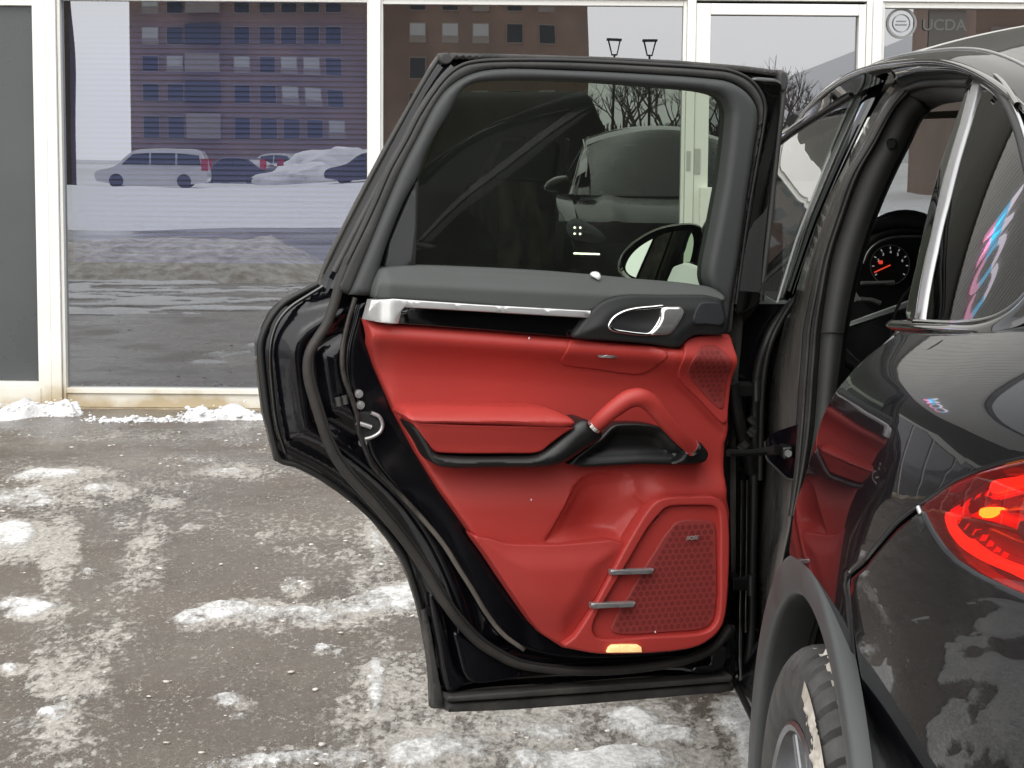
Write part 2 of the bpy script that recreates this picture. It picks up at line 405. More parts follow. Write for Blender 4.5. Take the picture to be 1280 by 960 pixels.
def asphalt_material():
    mt, n, b, o = nodes('salted_asphalt'); L = n.links.new
    tc = n.nodes.new('ShaderNodeTexCoord'); at = n.nodes.new('ShaderNodeAttribute'); at.attribute_name = 'snow'
    sep = n.nodes.new('ShaderNodeSeparateColor'); L(at.outputs['Color'], sep.inputs[0])
    def noise(sc, det=6, ro=.6, src=None):
        z = n.nodes.new('ShaderNodeTexNoise'); z.inputs['Scale'].default_value = sc; z.inputs['Detail'].default_value = det; z.inputs['Roughness'].default_value = ro
        L(src or tc.outputs['Object'], z.inputs['Vector']); return z.outputs['Fac']
    def ramp(f, p0, c0, p1, c1):
        r_ = n.nodes.new('ShaderNodeValToRGB'); e = r_.color_ramp.elements; e[0].position = p0; e[1].position = p1
        e[0].color = (*c0, 1); e[1].color = (*c1, 1); L(f, r_.inputs[0]); return r_.outputs[0]
    def mix(f, a, b_):
        x = n.nodes.new('ShaderNodeMix'); x.data_type = 'RGBA'; L(f, x.inputs[0])
        for k, s_ in ((6, a), (7, b_)):
            if isinstance(s_, tuple): x.inputs[k].default_value = (*s_, 1)
            else: L(s_, x.inputs[k])
        return x.outputs[2]
    def math_(op, a, b_=None, clamp=False):
        x = n.nodes.new('ShaderNodeMath'); x.operation = op; x.use_clamp = clamp
        for k, s_ in ((0, a), (1, b_)):
            if s_ is None: continue
            if isinstance(s_, (int, float)): x.inputs[k].default_value = s_
            else: L(s_, x.inputs[k])
        return x.outputs[0]
    def mrange(f, a, b_, c, d):
        x = n.nodes.new('ShaderNodeMapRange'); L(f, x.inputs[0])
        for k, v in ((1, a), (2, b_), (3, c), (4, d)): x.inputs[k].default_value = v
        return x.outputs[0]
    big = ramp(noise(.9, 5), .3, (.092, .075, .060), .7, (.165, .140, .115))
    fine = ramp(noise(170, 6, .85), .36, (.40, .39, .37), .66, (1.6, 1.58, 1.54))
    mul = n.nodes.new('ShaderNodeMix'); mul.data_type = 'RGBA'; mul.blend_type = 'MULTIPLY'; mul.inputs[0].default_value = 1
    L(big, mul.inputs[6]); L(fine, mul.inputs[7])
    # white salt / ice grains
    mp = n.nodes.new('ShaderNodeMapping'); mp.inputs['Scale'].default_value = (1, .45, 1); L(tc.outputs['Object'], mp.inputs['Vector'])
    grains = mrange(noise(85, 3, .7, mp.outputs[0]), .585, .66, 0, 1)
    gr2 = math_('MULTIPLY', grains, mrange(noise(4.0, 4), .38, .58, .30, .95))
    base = mix(gr2, mul.outputs[2], (.42, .39, .35))
    # thin brownish slush film
    sl = mrange(math_('ADD', sep.outputs[1], math_('MULTIPLY', math_('SUBTRACT', noise(42, 8, .78, mp.outputs[0]), .5), 2.4)), .42, .66, 0, .88)
    slc = ramp(noise(75, 6, .8, mp.outputs[0]), .34, (.20, .178, .15), .66, (.60, .57, .52))
    c2 = mix(sl, base, slc)
    sn = mrange(math_('ADD', sep.outputs[0], math_('MULTIPLY', math_('SUBTRACT', noise(48, 6, .72, mp.outputs[0]), .5), 1.1)), .42, .66, 0, 1)
    snc = ramp(noise(60, 7, .75), .32, (.42, .40, .37), .62, (.80, .80, .79))
    col = mix(sn, c2, snc)
    L(col, b.inputs['Base Color'])
    wet = mrange(noise(1.6, 5), .40, .62, .14, .55)
    rg = math_('MAXIMUM', wet, math_('MULTIPLY', math_('MAXIMUM', sn, sl), .8)); L(rg, b.inputs['Roughness'])
    b.inputs['Specular IOR Level'].default_value = .55
    bp = n.nodes.new('ShaderNodeBump'); bp.inputs['Strength'].default_value = .8; bp.inputs['Distance'].default_value = .006
    L(math_('ADD', math_('MULTIPLY', noise(130, 5, .7), .8), math_('ADD', math_('MULTIPLY', sn, .9), math_('MULTIPLY', sl, .45))), bp.inputs['Height'])
    L(bp.outputs['Normal'], b.inputs['Normal'])
    return mt
M['asphalt'] = asphalt_material()
M['road'] = mat('wet_road_asphalt', (.052, .05, .05), .28, col2=(.10, .098, .098), vscale=.4, rvary=.12, bump=.2, bscale=60)

def snow_colors(me, arr):
    at = me.attributes.new('snow', 'FLOAT_COLOR', 'POINT'); at.data.foreach_set('color', np.asarray(arr, np.float32).ravel())

# ---- ground to the horizon
gv = []; gf = []
n_ = 40; xs = np.linspace(-900, 900, n_)
g = mk('ground', [(-900, -900, -.012), (900, -900, -.012), (900, 900, -.012), (-900, 900, -.012)], [(0, 1, 2, 3)], M['asphalt'])
tag(g, kind='structure'); snow_colors(g.data, [[.0, .25, 0, 1]] * 4)

# ---- the parking lot in front of the shop: relief, snow and slush laid where they lie
PATCH = [  # px, py, rx, ry, amount (clean snow)
    (55, 596, 58, 9, .75), (25, 624, 62, 15, .62), (8, 672, 34, 22, .8), (135, 616, 24, 8, .62), (35, 762, 40, 15, .95),
    (275, 590, 26, 5, .6), (205, 626, 14, 5, .6), (320, 556, 40, 6, .45), (235, 578, 55, 6, .42), (180, 560, 50, 5, .35), (330, 534, 70, 5, .45), (30, 545, 60, 5, .4),
    (250, 777, 28, 11, .72), (285, 768, 38, 13, .85), (330, 773, 40, 12, .72), (385, 772, 45, 13, .72), (440, 760, 45, 13, .70), (490, 752, 45, 18, .75), (530, 742, 30, 20, .7),
    (285, 880, 20, 12, .7), (420, 818, 9, 6, .7), (400, 813, 12, 6, .7), (295, 900, 20, 7, .5),
    (470, 690, 9, 40, .55), (470, 860, 11, 40, .62), (232, 663, 6, 5, .8), (147, 654, 12, 7, .55), (110, 716, 9, 5, .7), (170, 725, 12, 14, .45),
    (330, 675, 8, 5, .5), (355, 690, 16, 5, .45), (360, 738, 12, 10, .5), (430, 700, 10, 8, .5), (8, 842, 14, 8, .8), (60, 890, 26, 20, .55), (20, 910, 24, 18, .5),
    (700, 915, 60, 14, .55), (790, 905, 50, 20, .8), (830, 925, 40, 14, .8), (760, 955, 90, 18, .85), (700, 955, 40, 20, .6), (880, 905, 20, 30, .35),
    (930, 900, 34, 34, .85), (935, 945, 30, 30, .85), (890, 945, 16, 18, .45), (580, 935, 50, 22, .62), (520, 945, 50, 20, .65), (420, 950, 80, 14, .6), (300, 955, 90, 10, .6), (640, 905, 30, 16, .45), (600, 905, 16, 10, .5), (660, 950, 30, 12, .7),
]
SLUSH = [
    (640, 900, 300, 60, .45), (420, 680, 160, 60, .22), (160, 640, 160, 60, .25),
    (75, 700, 26, 90, .55), (70, 860, 40, 120, .55), (150, 800, 60, 130, .30), (190, 700, 34, 60, .50), (110, 900, 60, 70, .45), (470, 760, 40, 150, .40),
    (380, 775, 190, 18, .45), (500, 880, 130, 80, .52), (700, 920, 200, 40, .50), (850, 930, 120, 40, .42), (440, 830, 90, 40, .30), (380, 950, 200, 25, .45),
    (60, 610, 100, 40, .40), (200, 545, 240, 12, .38), (280, 590, 120, 16, .26), (250, 860, 80, 40, .22), (30, 780, 60, 60, .3), (330, 690, 60, 30, .15),
]
def lot():
    nx, ny = 560, 470
    ys = 4.3 + (11.35 - 4.3) * np.linspace(0, 1, ny) ** 1.15
    X, Y = np.meshgrid(np.linspace(-3.5, 3.3, nx), ys)
    px, py = proj_np(X, Y, np.zeros_like(X))
    wob = 30 * (fbm(X * 4, Y * 2.4, 5, 3) - .5); wob2 = 16 * (fbm(X * 5, Y * 3, 5, 31) - .5)
    def field(lst):
        out = np.zeros_like(X)
        for cx, cy, rx, ry, a in lst:
            q = ((px + wob * min(1.6, rx / 18) - cx) / rx) ** 2 + ((py + wob2 * min(1.3, ry / 9) - cy) / ry) ** 2
            out = np.maximum(out, a * np.clip(1.25 - q * .8, 0, 1))
        return out
    sn = field(PATCH); sl = np.maximum(field(SLUSH), .85 * field([(a + c * .35, b + d * .1, c * 1.5 + 6, d * 1.35 + 3, e * .9) for a, b, c, d, e in PATCH]))
    # churned wheel track running away to the upper right on the left side
    cen = 62 + (960 - py) * .44; trk = np.exp(-((px - cen) / (34 + (py - 600) * .08)) ** 2) * np.clip((py - 640) / 60, 0, 1) * np.clip((1000 - py) / 60, 0, 1)
    sl = np.maximum(sl, .55 * trk)
    nz = fbm(X * 9, Y * 5, 5, 5)
    speck = np.clip((vnoise(X * 26, Y * 13, 9) - .90) * 9, 0, 1) * np.clip((fbm(X * 2.3, Y * 2.0, 3, 41) - .38) * 4, 0, 1)
    s_ = np.clip(sn * (.60 + .9 * (nz - .2)) + .75 * speck, 0, 1)
    t_ = np.clip(sl * (.65 + 1.2 * nz) + (fbm(X * 1.6, Y * 1.6, 4, 77) - .44) * .6, 0, 1)
    soft = np.clip((s_ - .30) / .5, 0, 1)
    lump = fbm(X * 22, Y * 16, 4, 13)
    Z = .004 + .004 * (fbm(X * 3, Y * 3, 3, 2) - .5) + soft * (.005 + .022 * lump * np.clip(sn, 0, 1)) + .011 * t_ * fbm(X * 30, Y * 20, 3, 19) + .03 * trk * np.abs(fbm(X * 14, Y * 9, 3, 55) - .5)
    fall = np.clip((X + 3.5) / .3, 0, 1) * np.clip((3.3 - X) / .3, 0, 1) * np.clip((Y - 4.3) / .3, 0, 1)
    V = np.column_stack([X.ravel(), Y.ravel(), (Z * fall + -.004 * (1 - fall)).ravel()])
    i = np.arange(nx * ny).reshape(ny, nx); F = np.stack([i[:-1, :-1], i[:-1, 1:], i[1:, 1:], i[1:, :-1]], -1).reshape(-1, 4)
    me = bpy.data.meshes.new('parking_lot'); me.vertices.add(len(V)); me.vertices.foreach_set('co', V.astype(np.float32).ravel())
    me.loops.add(F.size); me.loops.foreach_set('vertex_index', F.astype(np.int32).ravel()); me.polygons.add(len(F))
    me.polygons.foreach_set('loop_start', np.arange(0, F.size, 4, dtype=np.int32)); me.update(calc_edges=True)
    o = base_obj('parking_lot', me, M['asphalt'], smooth=180); tag(o, kind='structure')
    snow_colors(me, np.column_stack([s_.ravel(), t_.ravel(), trk.ravel(), np.ones(s_.size)]))
    return X, Y, s_
LX, LY, LS = lot()
def near_lot():                               # the lot beside and behind the photographer, mirrored in the bumper
    nx, ny = 220, 170; X, Y = np.meshgrid(np.linspace(-6.5, .9, nx), np.linspace(-.4, 4.55, ny))
    n1 = fbm(X * 1.1 + .5 * Y, Y * 2.6, 5, 61); n2 = fbm(X * 5, Y * 5, 4, 62)
    s_ = np.clip((n1 - .47) * 14 + (n2 - .5) * 4, 0, 1); t_ = np.clip((n1 - .38) * 3, 0, .8)
    Z = -.003 + s_ * (.006 + .03 * n2); e = np.minimum(np.minimum((X + 6.5) / .3, (.9 - X) / .3), np.minimum((Y + .4) / .3, (4.55 - Y) / .25)).clip(0, 1); Z = Z * e - .008 * (1 - e)
    rows = [[(X[j, i], Y[j, i], Z[j, i]) for i in range(nx)] for j in range(ny)]
    o = grid_mesh('parking_lot', rows, M['asphalt'], smooth=180); tag(o, kind='structure'); snow_colors(o.data, np.column_stack([s_.ravel() * .9, t_.ravel(), 0 * s_.ravel(), np.ones(s_.size)]))
near_lot()

def blob(rx, ry, rz, seed, sub=2, rough=.35):
    bm = bmesh.new(); bmesh.ops.create_icosphere(bm, subdivisions=sub, radius=1)
    rr = random.Random(seed); ph = [rr.uniform(0, 6.28) for _ in range(9)]
    for v in bm.verts:
        p = v.co; k = 1 + rough * (.5 * math.sin(3 * p.x + ph[0]) * math.cos(2.6 * p.y + ph[1]) + .35 * math.sin(5 * p.y + ph[2] + 2 * p.z) + .3 * math.sin(7 * p.x + ph[3]) * math.sin(6 * p.z + ph[4])) + rr.uniform(-.08, .08)
        v.co = Vector((p.x * rx, p.y * ry, max(p.z, -.35) * rz)) * k
    me = bpy.data.meshes.new('snow_lump'); bm.to_mesh(me); bm.free(); return me
# ---- loose crumbs of ice and snow: far too many to count, one mass
def crumbs():
    base = [blob(1, 1, .75, k, 1, .4) for k in range(5)]; B = []
    for me in base:
        co_ = np.zeros(len(me.vertices) * 3); me.vertices.foreach_get('co', co_); B.append((co_.reshape(-1, 3), np.array([p.vertices[:] for p in me.polygons])))
    V = []; F = []; k0 = 0; flat = LS.ravel(); cand = np.argsort(-(flat + RNG.random(flat.size) * .55))[:42000]
    pick = RNG.choice(cand[:22000], 1900, replace=False); extra = RNG.choice(flat.size, 120, replace=False)
    for j, q in enumerate(np.r_[pick, extra]):
        v, f = B[j % 5]; r_ = (.002 + .009 * RNG.random() ** 4) * (1.0 if j < 1900 else .5)
        a = RNG.random() * 6.28; c_, s2 = math.cos(a), math.sin(a)
        x = v[:, 0] * r_ * RNG.uniform(.8, 1.6); y = v[:, 1] * r_
        V.append(np.column_stack([x * c_ - y * s2 + LX.ravel()[q] + RNG.normal() * .012, x * s2 + y * c_ + LY.ravel()[q] + RNG.normal() * .02, v[:, 2] * r_ * .6 + .008])); F.append(f + k0); k0 += len(v)
    o = mk('snow_crumbs', np.vstack(V), np.vstack(F), M['snow_crumb'], smooth=180)
    tag(o, 'loose crumbs of ice and snow strewn over the asphalt', kind='stuff')
M['snow_crumb'] = mat('crumbled_snow', (.42, .38, .32), .8, col2=(.78, .76, .73), vscale=3.0, bump=.5, bscale=150, spec=.3)
crumbs()

# ================================================================== SHOPFRONT
FD = 11.09
FO, FN = Vector((0, FD, 0)), Vector((0, -1, 0))
def fx(px, py=250): return on_plane(px, py, FO, FN).x
def fz(py, px=640): return on_plane(px, py, FO, FN).z
shop = empty('shop_building', (0, FD + .3, 0), 'white framed glass shopfront facing the snowy parking lot', 'building')
def frame_material():
    mt, n, b, o = nodes('cream_aluminium_frame'); L = n.links.new
    tc = n.nodes.new('ShaderNodeTexCoord'); nz = n.nodes.new('ShaderNodeTexNoise'); nz.inputs['Scale'].default_value = 2.6; nz.inputs['Detail'].default_value = 8
    L(tc.outputs['Object'], nz.inputs['Vector'])
    sx = n.nodes.new('ShaderNodeSeparateXYZ'); L(tc.outputs['Object'], sx.inputs[0])
    hz = n.nodes.new('ShaderNodeMapRange'); hz.inputs[1].default_value = .34; hz.inputs[2].default_value = .02; hz.inputs[3].default_value = 0; hz.inputs[4].default_value = .46; L(sx.outputs[2], hz.inputs[0])
    ad = n.nodes.new('ShaderNodeMath'); ad.operation = 'ADD'; L(hz.outputs[0], ad.inputs[0]); L(nz.outputs['Fac'], ad.inputs[1])
    rp = n.nodes.new('ShaderNodeValToRGB'); e = rp.color_ramp.elements; e[0].position = .62; e[1].position = 1.0; e[0].color = (.80, .80, .765, 1); e[1].color = (.48, .39, .25, 1)
    rp.color_ramp.elements.new(.86).color = (.74, .71, .62, 1)
    L(ad.outputs[0], rp.inputs[0]); L(rp.outputs[0], b.inputs['Base Color']); b.inputs['Roughness'].default_value = .42
    return mt
M['frame'] = frame_material()
M['concrete'] = mat('stained_concrete', (.20, .16, .10), .85, col2=(.36, .30, .21), vscale=9, bump=.5, bscale=80)
M['fascia'] = mat('white_ribbed_fascia', (.72, .72, .69), .5, vary=.05, vscale=2)
M['blind_glass'] = glass('blue_shop_glass', (.50, .52, .60), .27, rcol=(.92, .95, 1.0), dust=.02)
M['shop_glass'] = glass('reflective_shop_glass', (.26, .26, .26), .27, rcol=(.96, .97, 1.0), dust=.03)
M['grey_panel'] = mat('grey_window_film', (.070, .078, .078), .30, vary=.10, vscale=1.5, rvary=.08)
M['blind'] = mat('blue_blind_slat', (.13, .15, .30), .55)
M['shop_inside'] = mat('shop_interior', (.035, .032, .030), .8, vary=.2, vscale=2)

Z_TOP = fz(4); Z_SILL = fz(488); Z_RAIL = fz(511)
def fbox(name, x0, x1, z0, z1, y0, y1, mt, parent=shop, bevel=.003):
    b_ = MB(); b_.box(x0, x1, FD + y0, FD + y1, z0, z1); return b_.build(name, mt, parent, bevel=bevel)
# glazing lines: (left, right) of every clear pane
PX = dict(p0=(fx(-330), fx(47)), p1=(fx(81), fx(459.5)), p2=(fx(479), fx(853, 60)), p3=(fx(886.5, 60), fx(1071, 60)), p4=(fx(1104, 40), fx(1480, 40)))
W = fx(459.5) - fx(81)
# upright frame members (front faces sit proud of the glass)
MULL = [(fx(47), fx(63.5), -.055), (fx(64.2), fx(76.5), -.07), (fx(77), fx(81), -.045),
        (fx(459.5), fx(461.5), -.035), (fx(461.6), fx(476.4), -.055), (fx(476.6), fx(479), -.035),
        (fx(853, 60), fx(857.5, 60), -.035), (fx(857.7, 60), fx(868.5, 60), -.06),
        (fx(1081, 40), fx(1088, 40), -.06), (fx(1088.3, 40), fx(1099.5, 40), -.075), (fx(1099.7, 40), fx(1104, 40), -.04)]
for x0, x1, y0 in MULL: fbox('mullion', x0, x1, .0, Z_TOP + .02, y0, .06, M['frame'])
lefts = [PX['p0'][0] - k * (W + .085) for k in range(8)]
for x in lefts: fbox('mullion', x - .085, x, 0, Z_TOP + .02, -.055, .06, M['frame'])
rights = [PX['p4'][1] + k * (W + .085) for k in range(4)]
for x in rights: fbox('mullion', x, x + .085, 0, Z_TOP + .02, -.055, .06, M['frame'])
XL, XR = lefts[-1] - .085, rights[-1] + .085
# head rail, bottom rails, sill
fbox('head_rail', XL, XR, Z_TOP + .021, Z_TOP + .20, -.05, .06, M['frame'])
fbox('head_bead', PX['p1'][0], PX['p1'][1], Z_TOP - .004, Z_TOP + .0205, -.03, .05, M['frame'])
fbox('head_bead', PX['p2'][0], PX['p2'][1], Z_TOP - .012, Z_TOP + .0205, -.03, .05, M['frame'])
fbox('head_bead', PX['p4'][0], PX['p4'][1], Z_TOP - .012, Z_TOP + .0205, -.03, .05, M['frame'])
fbox('head_bead', PX['p0'][0], PX['p0'][1], Z_TOP - .035, Z_TOP + .0205, -.03, .05, M['frame'])
spans = [PX['p1'], PX['p2'], PX['p4']] + [(lefts[k + 1], lefts[k] - .085) for k in range(7)] + [(rights[k] + .085, rights[k + 1]) for k in range(3)]
for x0, x1 in spans:
    fbox('bottom_bead', x0, x1, Z_SILL - .03, Z_SILL, -.045, .05, M['frame'])
    fbox('bottom_rail', x0, x1, Z_RAIL - .005, Z_SILL - .0315, -.03, .05, M['frame'])
zs0 = fz(481)
fbox('bottom_bead', PX['p0'][0], PX['p0'][1], zs0 - .028, zs0, -.05, .05, M['frame'])
fbox('bottom_rail', PX['p0'][0], PX['p0'][1] + .012, Z_RAIL - .01, zs0 - .029, -.062, .05, M['frame'])
fbox('sill', XL, XR, -.05, Z_RAIL - .006, -.055, .30, M['concrete'], bevel=.008)
# panes
def pane(x0, x1, z0, z1, mt, tilt=0.0, yaw=0.0, name='window_pane', parent=shop, lbl=None):
    xc, zc = (x0 + x1) / 2, (z0 + z1) / 2; b_ = MB()
    def q(x, z, t): return (x, FD + .006 + t + (z - zc) * tilt + (x - xc) * yaw, z)
    b_.hexa([q(x0, z0, 0), q(x1, z0, 0), q(x1, z0, .006), q(x0, z0, .006), q(x0, z1, 0), q(x1, z1, 0), q(x1, z1, .006), q(x0, z1, .006)])
    o = b_.build(name, mt, parent)
    if lbl: o['label'] = lbl
    return o
e_ = .015
def wavy_pane(x0, x1, z0, z1, amp, mt, seed):
    """one sheet of slightly wavy glass"""
    nx, nz_ = 60, 60; rows = []
    for z in np.linspace(z0, z1, nz_):
        xx = np.linspace(x0, x1, nx); y = FD + .008 + amp * (fbm(xx * .7 + seed, np.full(nx, z * 1.3), 2, seed) - .5)
        rows.append([(a, b_, z) for a, b_ in zip(xx, y)])
    rows = rows[::-1]
    return grid_mesh('window_pane', rows, mt, shop, 180)
pane(PX['p0'][0] - e_, PX['p0'][1] + e_, zs0 - .01, Z_TOP + .01, M['grey_panel'], lbl='plain grey filmed glass pane')
wavy_pane(PX['p1'][0] - e_, PX['p1'][1] + e_, Z_SILL - .01, Z_TOP + .01, .0014, M['blind_glass'], 3)
wavy_pane(PX['p2'][0] - e_, PX['p2'][1] + e_, Z_SILL - .01, Z_TOP + .01, .001, M['shop_glass'], 5)
wavy_pane(PX['p4'][0] - e_, PX['p4'][1] + e_, Z_SILL - .01, Z_TOP + .01, .001, M['shop_glass'], 8)
for x0, x1 in spans[3:]: pane(x0 - e_, x1 + e_, Z_SILL - .01, Z_TOP + .01, M['shop_glass'])
# entrance door
edoor = mk('entrance_door', *(lambda b_: (b_.v, b_.f))((lambda b_: (b_.box(fx(869, 60), fx(886.5, 60), FD - .05, FD + .05, .03, fz(3)), b_)[1])(MB())), M['frame'], shop)
x0d, x1d = fx(869, 60), fx(1080.5, 40); xi0, xi1 = fx(886.5, 60), fx(1071, 60); zt = fz(17)
for nm, (a0, a1, c0, c1) in dict(stile=(xi1, x1d, .03, fz(3)), top_rail=(xi0 + .001, xi1 - .001, zt, fz(3)), kick_rail=(xi0 + .001, xi1 - .001, .03, .30)).items():
    fbox(nm, a0, a1, c0, c1, -.048, .05, M['frame'], edoor)
pane(xi0 - e_, xi1 + e_, .28, zt + .01, M['shop_glass'], parent=edoor, yaw=.004)
hb = MB(); hb.box(fx(873, 250), fx(889, 250), FD - .11, FD - .0505, fz(292), fz(232)); hb.build('handle_guard', M['frame'], edoor, bevel=.004)
for (u0, u1, v0, v1) in ((866, 873.5, 184, 216), (856, 861, 187, 212)):
    lb = MB(); yy = -.0525 if u0 > 860 else -.0625
    lb.box(fx(u0), fx(u1), FD + yy, FD + yy + .003, fz(v1), fz(v0)); lb.build('lock_plate', mat('lock_plate_steel', (.55, .55, .52), .35, metal=.6), edoor)
# fascia above: ribbed white metal
fb = MB(); fb.box(XL, XR, FD - .02, FD + .25, Z_TOP + .201, 4.20); fb.build('upper_wall', mat('olive_wall', (.085, .085, .073), .7, vary=.1, vscale=2), shop)
fb = MB(); fb.box(XL, XR, FD - .10, FD + .25, 4.201, 7.0)
x = XL
while x < XR - .1:
    fb.box(x, x + .07, FD - .125, FD - .0995, 4.21, 6.95); x += .16
fb.build('fascia', M['fascia'], shop)
cp = MB(); cp.box(XL - .05, XR + .05, FD - .18, FD + .3, 7.001, 7.20); cp.build('coping', mat('dark_coping', (.05, .05, .05), .5), shop)
# dark room behind the glass
rm = MB(); rm.box(XL, XR, FD + .9, FD + 1.0, -.05, 5.0); rm.build('inner_wall', M['shop_inside'], shop)
rm = MB(); rm.box(XL, XR, FD + .301, FD + .899, -.05, .0); rm.build('inner_floor', M['shop_inside'], shop)
rm = MB(); rm.box(XL, XR, FD + .301, FD + .899, Z_TOP + .20, Z_TOP + .30); rm.build('inner_ceiling', M['shop_inside'], shop)
# closed blue blind behind the big pane: slat by slat
zsl = Z_SILL + .01; zz = Z_TOP - .01; pitch = .029
sb = MB(); xa, xb = PX['p1'][0] + .01, PX['p1'][1] - .01
sb.hexa([(xa, -.004, -.0165), (xb, -.004, -.0165), (xb, .0, -.0165), (xa, 0, -.0165), (xa, .010, .0165), (xb, .010, .0165), (xb, .014, .0165), (xa, .014, .0165)])
head = MB(); head.box(xa, xb, FD + .12, FD + .17, Z_TOP - .01, Z_TOP + .03); blind = head.build('window_blind', M['blind'], shop)
first = sb.build('slat', M['blind'], None); first.location = (0, FD + .14, zz - .02); adopt(first, blind)
z_ = zz - .02 - pitch
while z_ > .82: inst(first, (0, FD + .14, z_), blind, name='slat'); z_ -= pitch
# round emblem and lettering on the right-hand pane
M['decal'] = mat('pale_glass_decal', (.22, .225, .22), .5); M['decal_dim'] = mat('dim_glass_decal', (.085, .085, .08), .6); M['decal_dark'] = mat('dark_glass_panel', (.040, .036, .033), .5)
def ring(cx, cz, r0, r1, y, n=40):
    v = []; f = []
    for k in range(n):
        a = 2 * math.pi * k / n
        v += [(cx + r0 * math.cos(a), y, cz + r0 * math.sin(a)), (cx + r1 * math.cos(a), y, cz + r1 * math.sin(a))]
    f = [(2 * k, 2 * k + 1, (2 * k + 3) % (2 * n), (2 * k + 2) % (2 * n)) for k in range(n)]
    return v, f
ec = on_plane(1127, 29, FO, FN)
emb = MB(); emb.add(*ring(ec.x, ec.z, .070, .083, FD - .003)); emb.add(*ring(ec.x, ec.z, .045, .049, FD - .003)); emb.box(ec.x - .03, ec.x + .03, FD - .0045, FD - .003, ec.z - .012, ec.z - .004); emb.box(ec.x - .025, ec.x + .025, FD - .0045, FD - .003, ec.z + .008, ec.z + .014)
emb.build('round_emblem', M['decal'], shop)
dk = MB(); dk.box(fx(1161, 30), fx(1207, 30), FD - .006, FD - .003, fz(80), Z_TOP - .02); sp_ = dk.build('sign_panel', M['decal_dark'], shop)
tc_ = on_plane(1180, 32, FO, FN)
text_mesh('lettering', 'UCDA', .085, M['decal_dim'], shop, Matrix.Translation((tc_.x, FD - .0075, tc_.z)) @ Matrix.Rotation(math.pi / 2, 4, 'X'), .001)
# lit two-colour letters in a window further along (mirrored in the car's flank)
def led_material():
    mt, n, b, o = nodes('led_letters'); L = n.links.new
    tc = n.nodes.new('ShaderNodeTexCoord'); sx = n.nodes.new('ShaderNodeSeparateXYZ'); L(tc.outputs['Object'], sx.inputs[0])
    rp = n.nodes.new('ShaderNodeValToRGB'); rp.color_ramp.interpolation = 'CONSTANT'; e = rp.color_ramp.elements
    e[0].color = (.75, .25, .45, 1); e[1].position = .4; e[1].color = (.05, .45, .8, 1); rp.color_ramp.elements.new(.7).color = (.85, .75, .9, 1)
    mr = n.nodes.new('ShaderNodeMapRange'); mr.inputs[1].default_value = 4.5; mr.inputs[2].default_value = 5.3; L(sx.outputs[2], mr.inputs[0]); L(mr.outputs[0], rp.inputs[0])
    L(rp.outputs[0], b.inputs['Emission Color']); b.inputs['Emission Strength'].default_value = 2.2; return mt
M['led'] = led_material()
text_mesh('lit_lettering', 'COM', .95, M['led'], shop, Matrix.Translation((-4.9, FD - .15, 4.9)) @ Matrix.Rotation(math.pi / 2, 4, 'X'), .03)

# ---- snow pushed against the foot of the shopfront
def drift(name, pts, label, seed):
    """pts: px, py of the foot line, width m, height m"""
    P = []
    for (u, v, wd, h) in pts:
        p = on_plane(u, v, Vector((0, 0, 0)), Vector((0, 0, 1))); P.append((p.x, p.y, wd, h))
    P = catmull(P, 26); rows = []
    for i, (x, y, wd, h) in enumerate(P):
        e = min(1, min(i, len(P) - 1 - i) / 16); r_ = []
        for k in range(15):
            t = k / 14 * 2 - 1; nzv = float(fbm(np.array([x * 6 + seed]), np.array([t * 2.0 + seed]), 5, seed)[0])
            hh = max(0, 1 - t * t) ** .7 * h * .68 * max(.10, -.2 + 2.2 * nzv) * e
            r_.append((x + .05 * (nzv - .5), y + t * wd * (.45 + .55 * e) * (.7 + .6 * float(fbm(np.array([x * 7.0]), np.array([seed + .5]), 3, 4)[0])), hh - .004))
        rows.append(r_)
    lum = MB(); rr_ = random.Random(seed)
    n = len(rows[0]); k0 = len(rows)
    lum.add([p for r_ in rows for p in r_], [(i * n + k, i * n + k + 1, (i + 1) * n + k + 1, (i + 1) * n + k) for i in range(k0 - 1) for k in range(n - 1)])
    bl = [blob(1, 1, .8, 40 + k, 1, .5) for k in range(4)]
    for _ in range(int(k0 * 1.5)):
        p = rr_.choice(rr_.choice(rows)); s1 = .004 + .014 * rr_.random() ** 3; me = bl[_ % 4]
        c = Vector(p) + Vector((rr_.gauss(0, .03), rr_.gauss(0, .045), s1 * .3)); c.z = max(c.z, .006)
        lum.add([c + Vector(v.co) * s1 for v in me.vertices], [tuple(q.vertices) for q in me.polygons])
    o = lum.build(name, M['snow'], smooth=180); tag(o, label, 'snow'); return o
drift('snow_drift', [(-40, 524, .10, .08), (-5, 525, .14, .10), (30, 522, .15, .12), (60, 519, .12, .11), (85, 519, .10, .13), (104, 520, .06, .06)], 'clean snow heaped at the foot of the white door post', 3)
drift('snow_drift', [(218, 527, .05, .03), (240, 526, .08, .09), (262, 525, .07, .07), (285, 524, .07, .09), (320, 525, .08, .07), (370, 524, .08, .07), (430, 524, .08, .08), (520, 524, .06, .05)], 'low ridge of snow under the large blue window', 9)
drift('snow_drift', [(108, 526, .04, .02), (150, 527, .05, .03), (190, 527, .05, .025), (212, 527, .04, .02)], 'thin crust of snow along the concrete sill', 12)

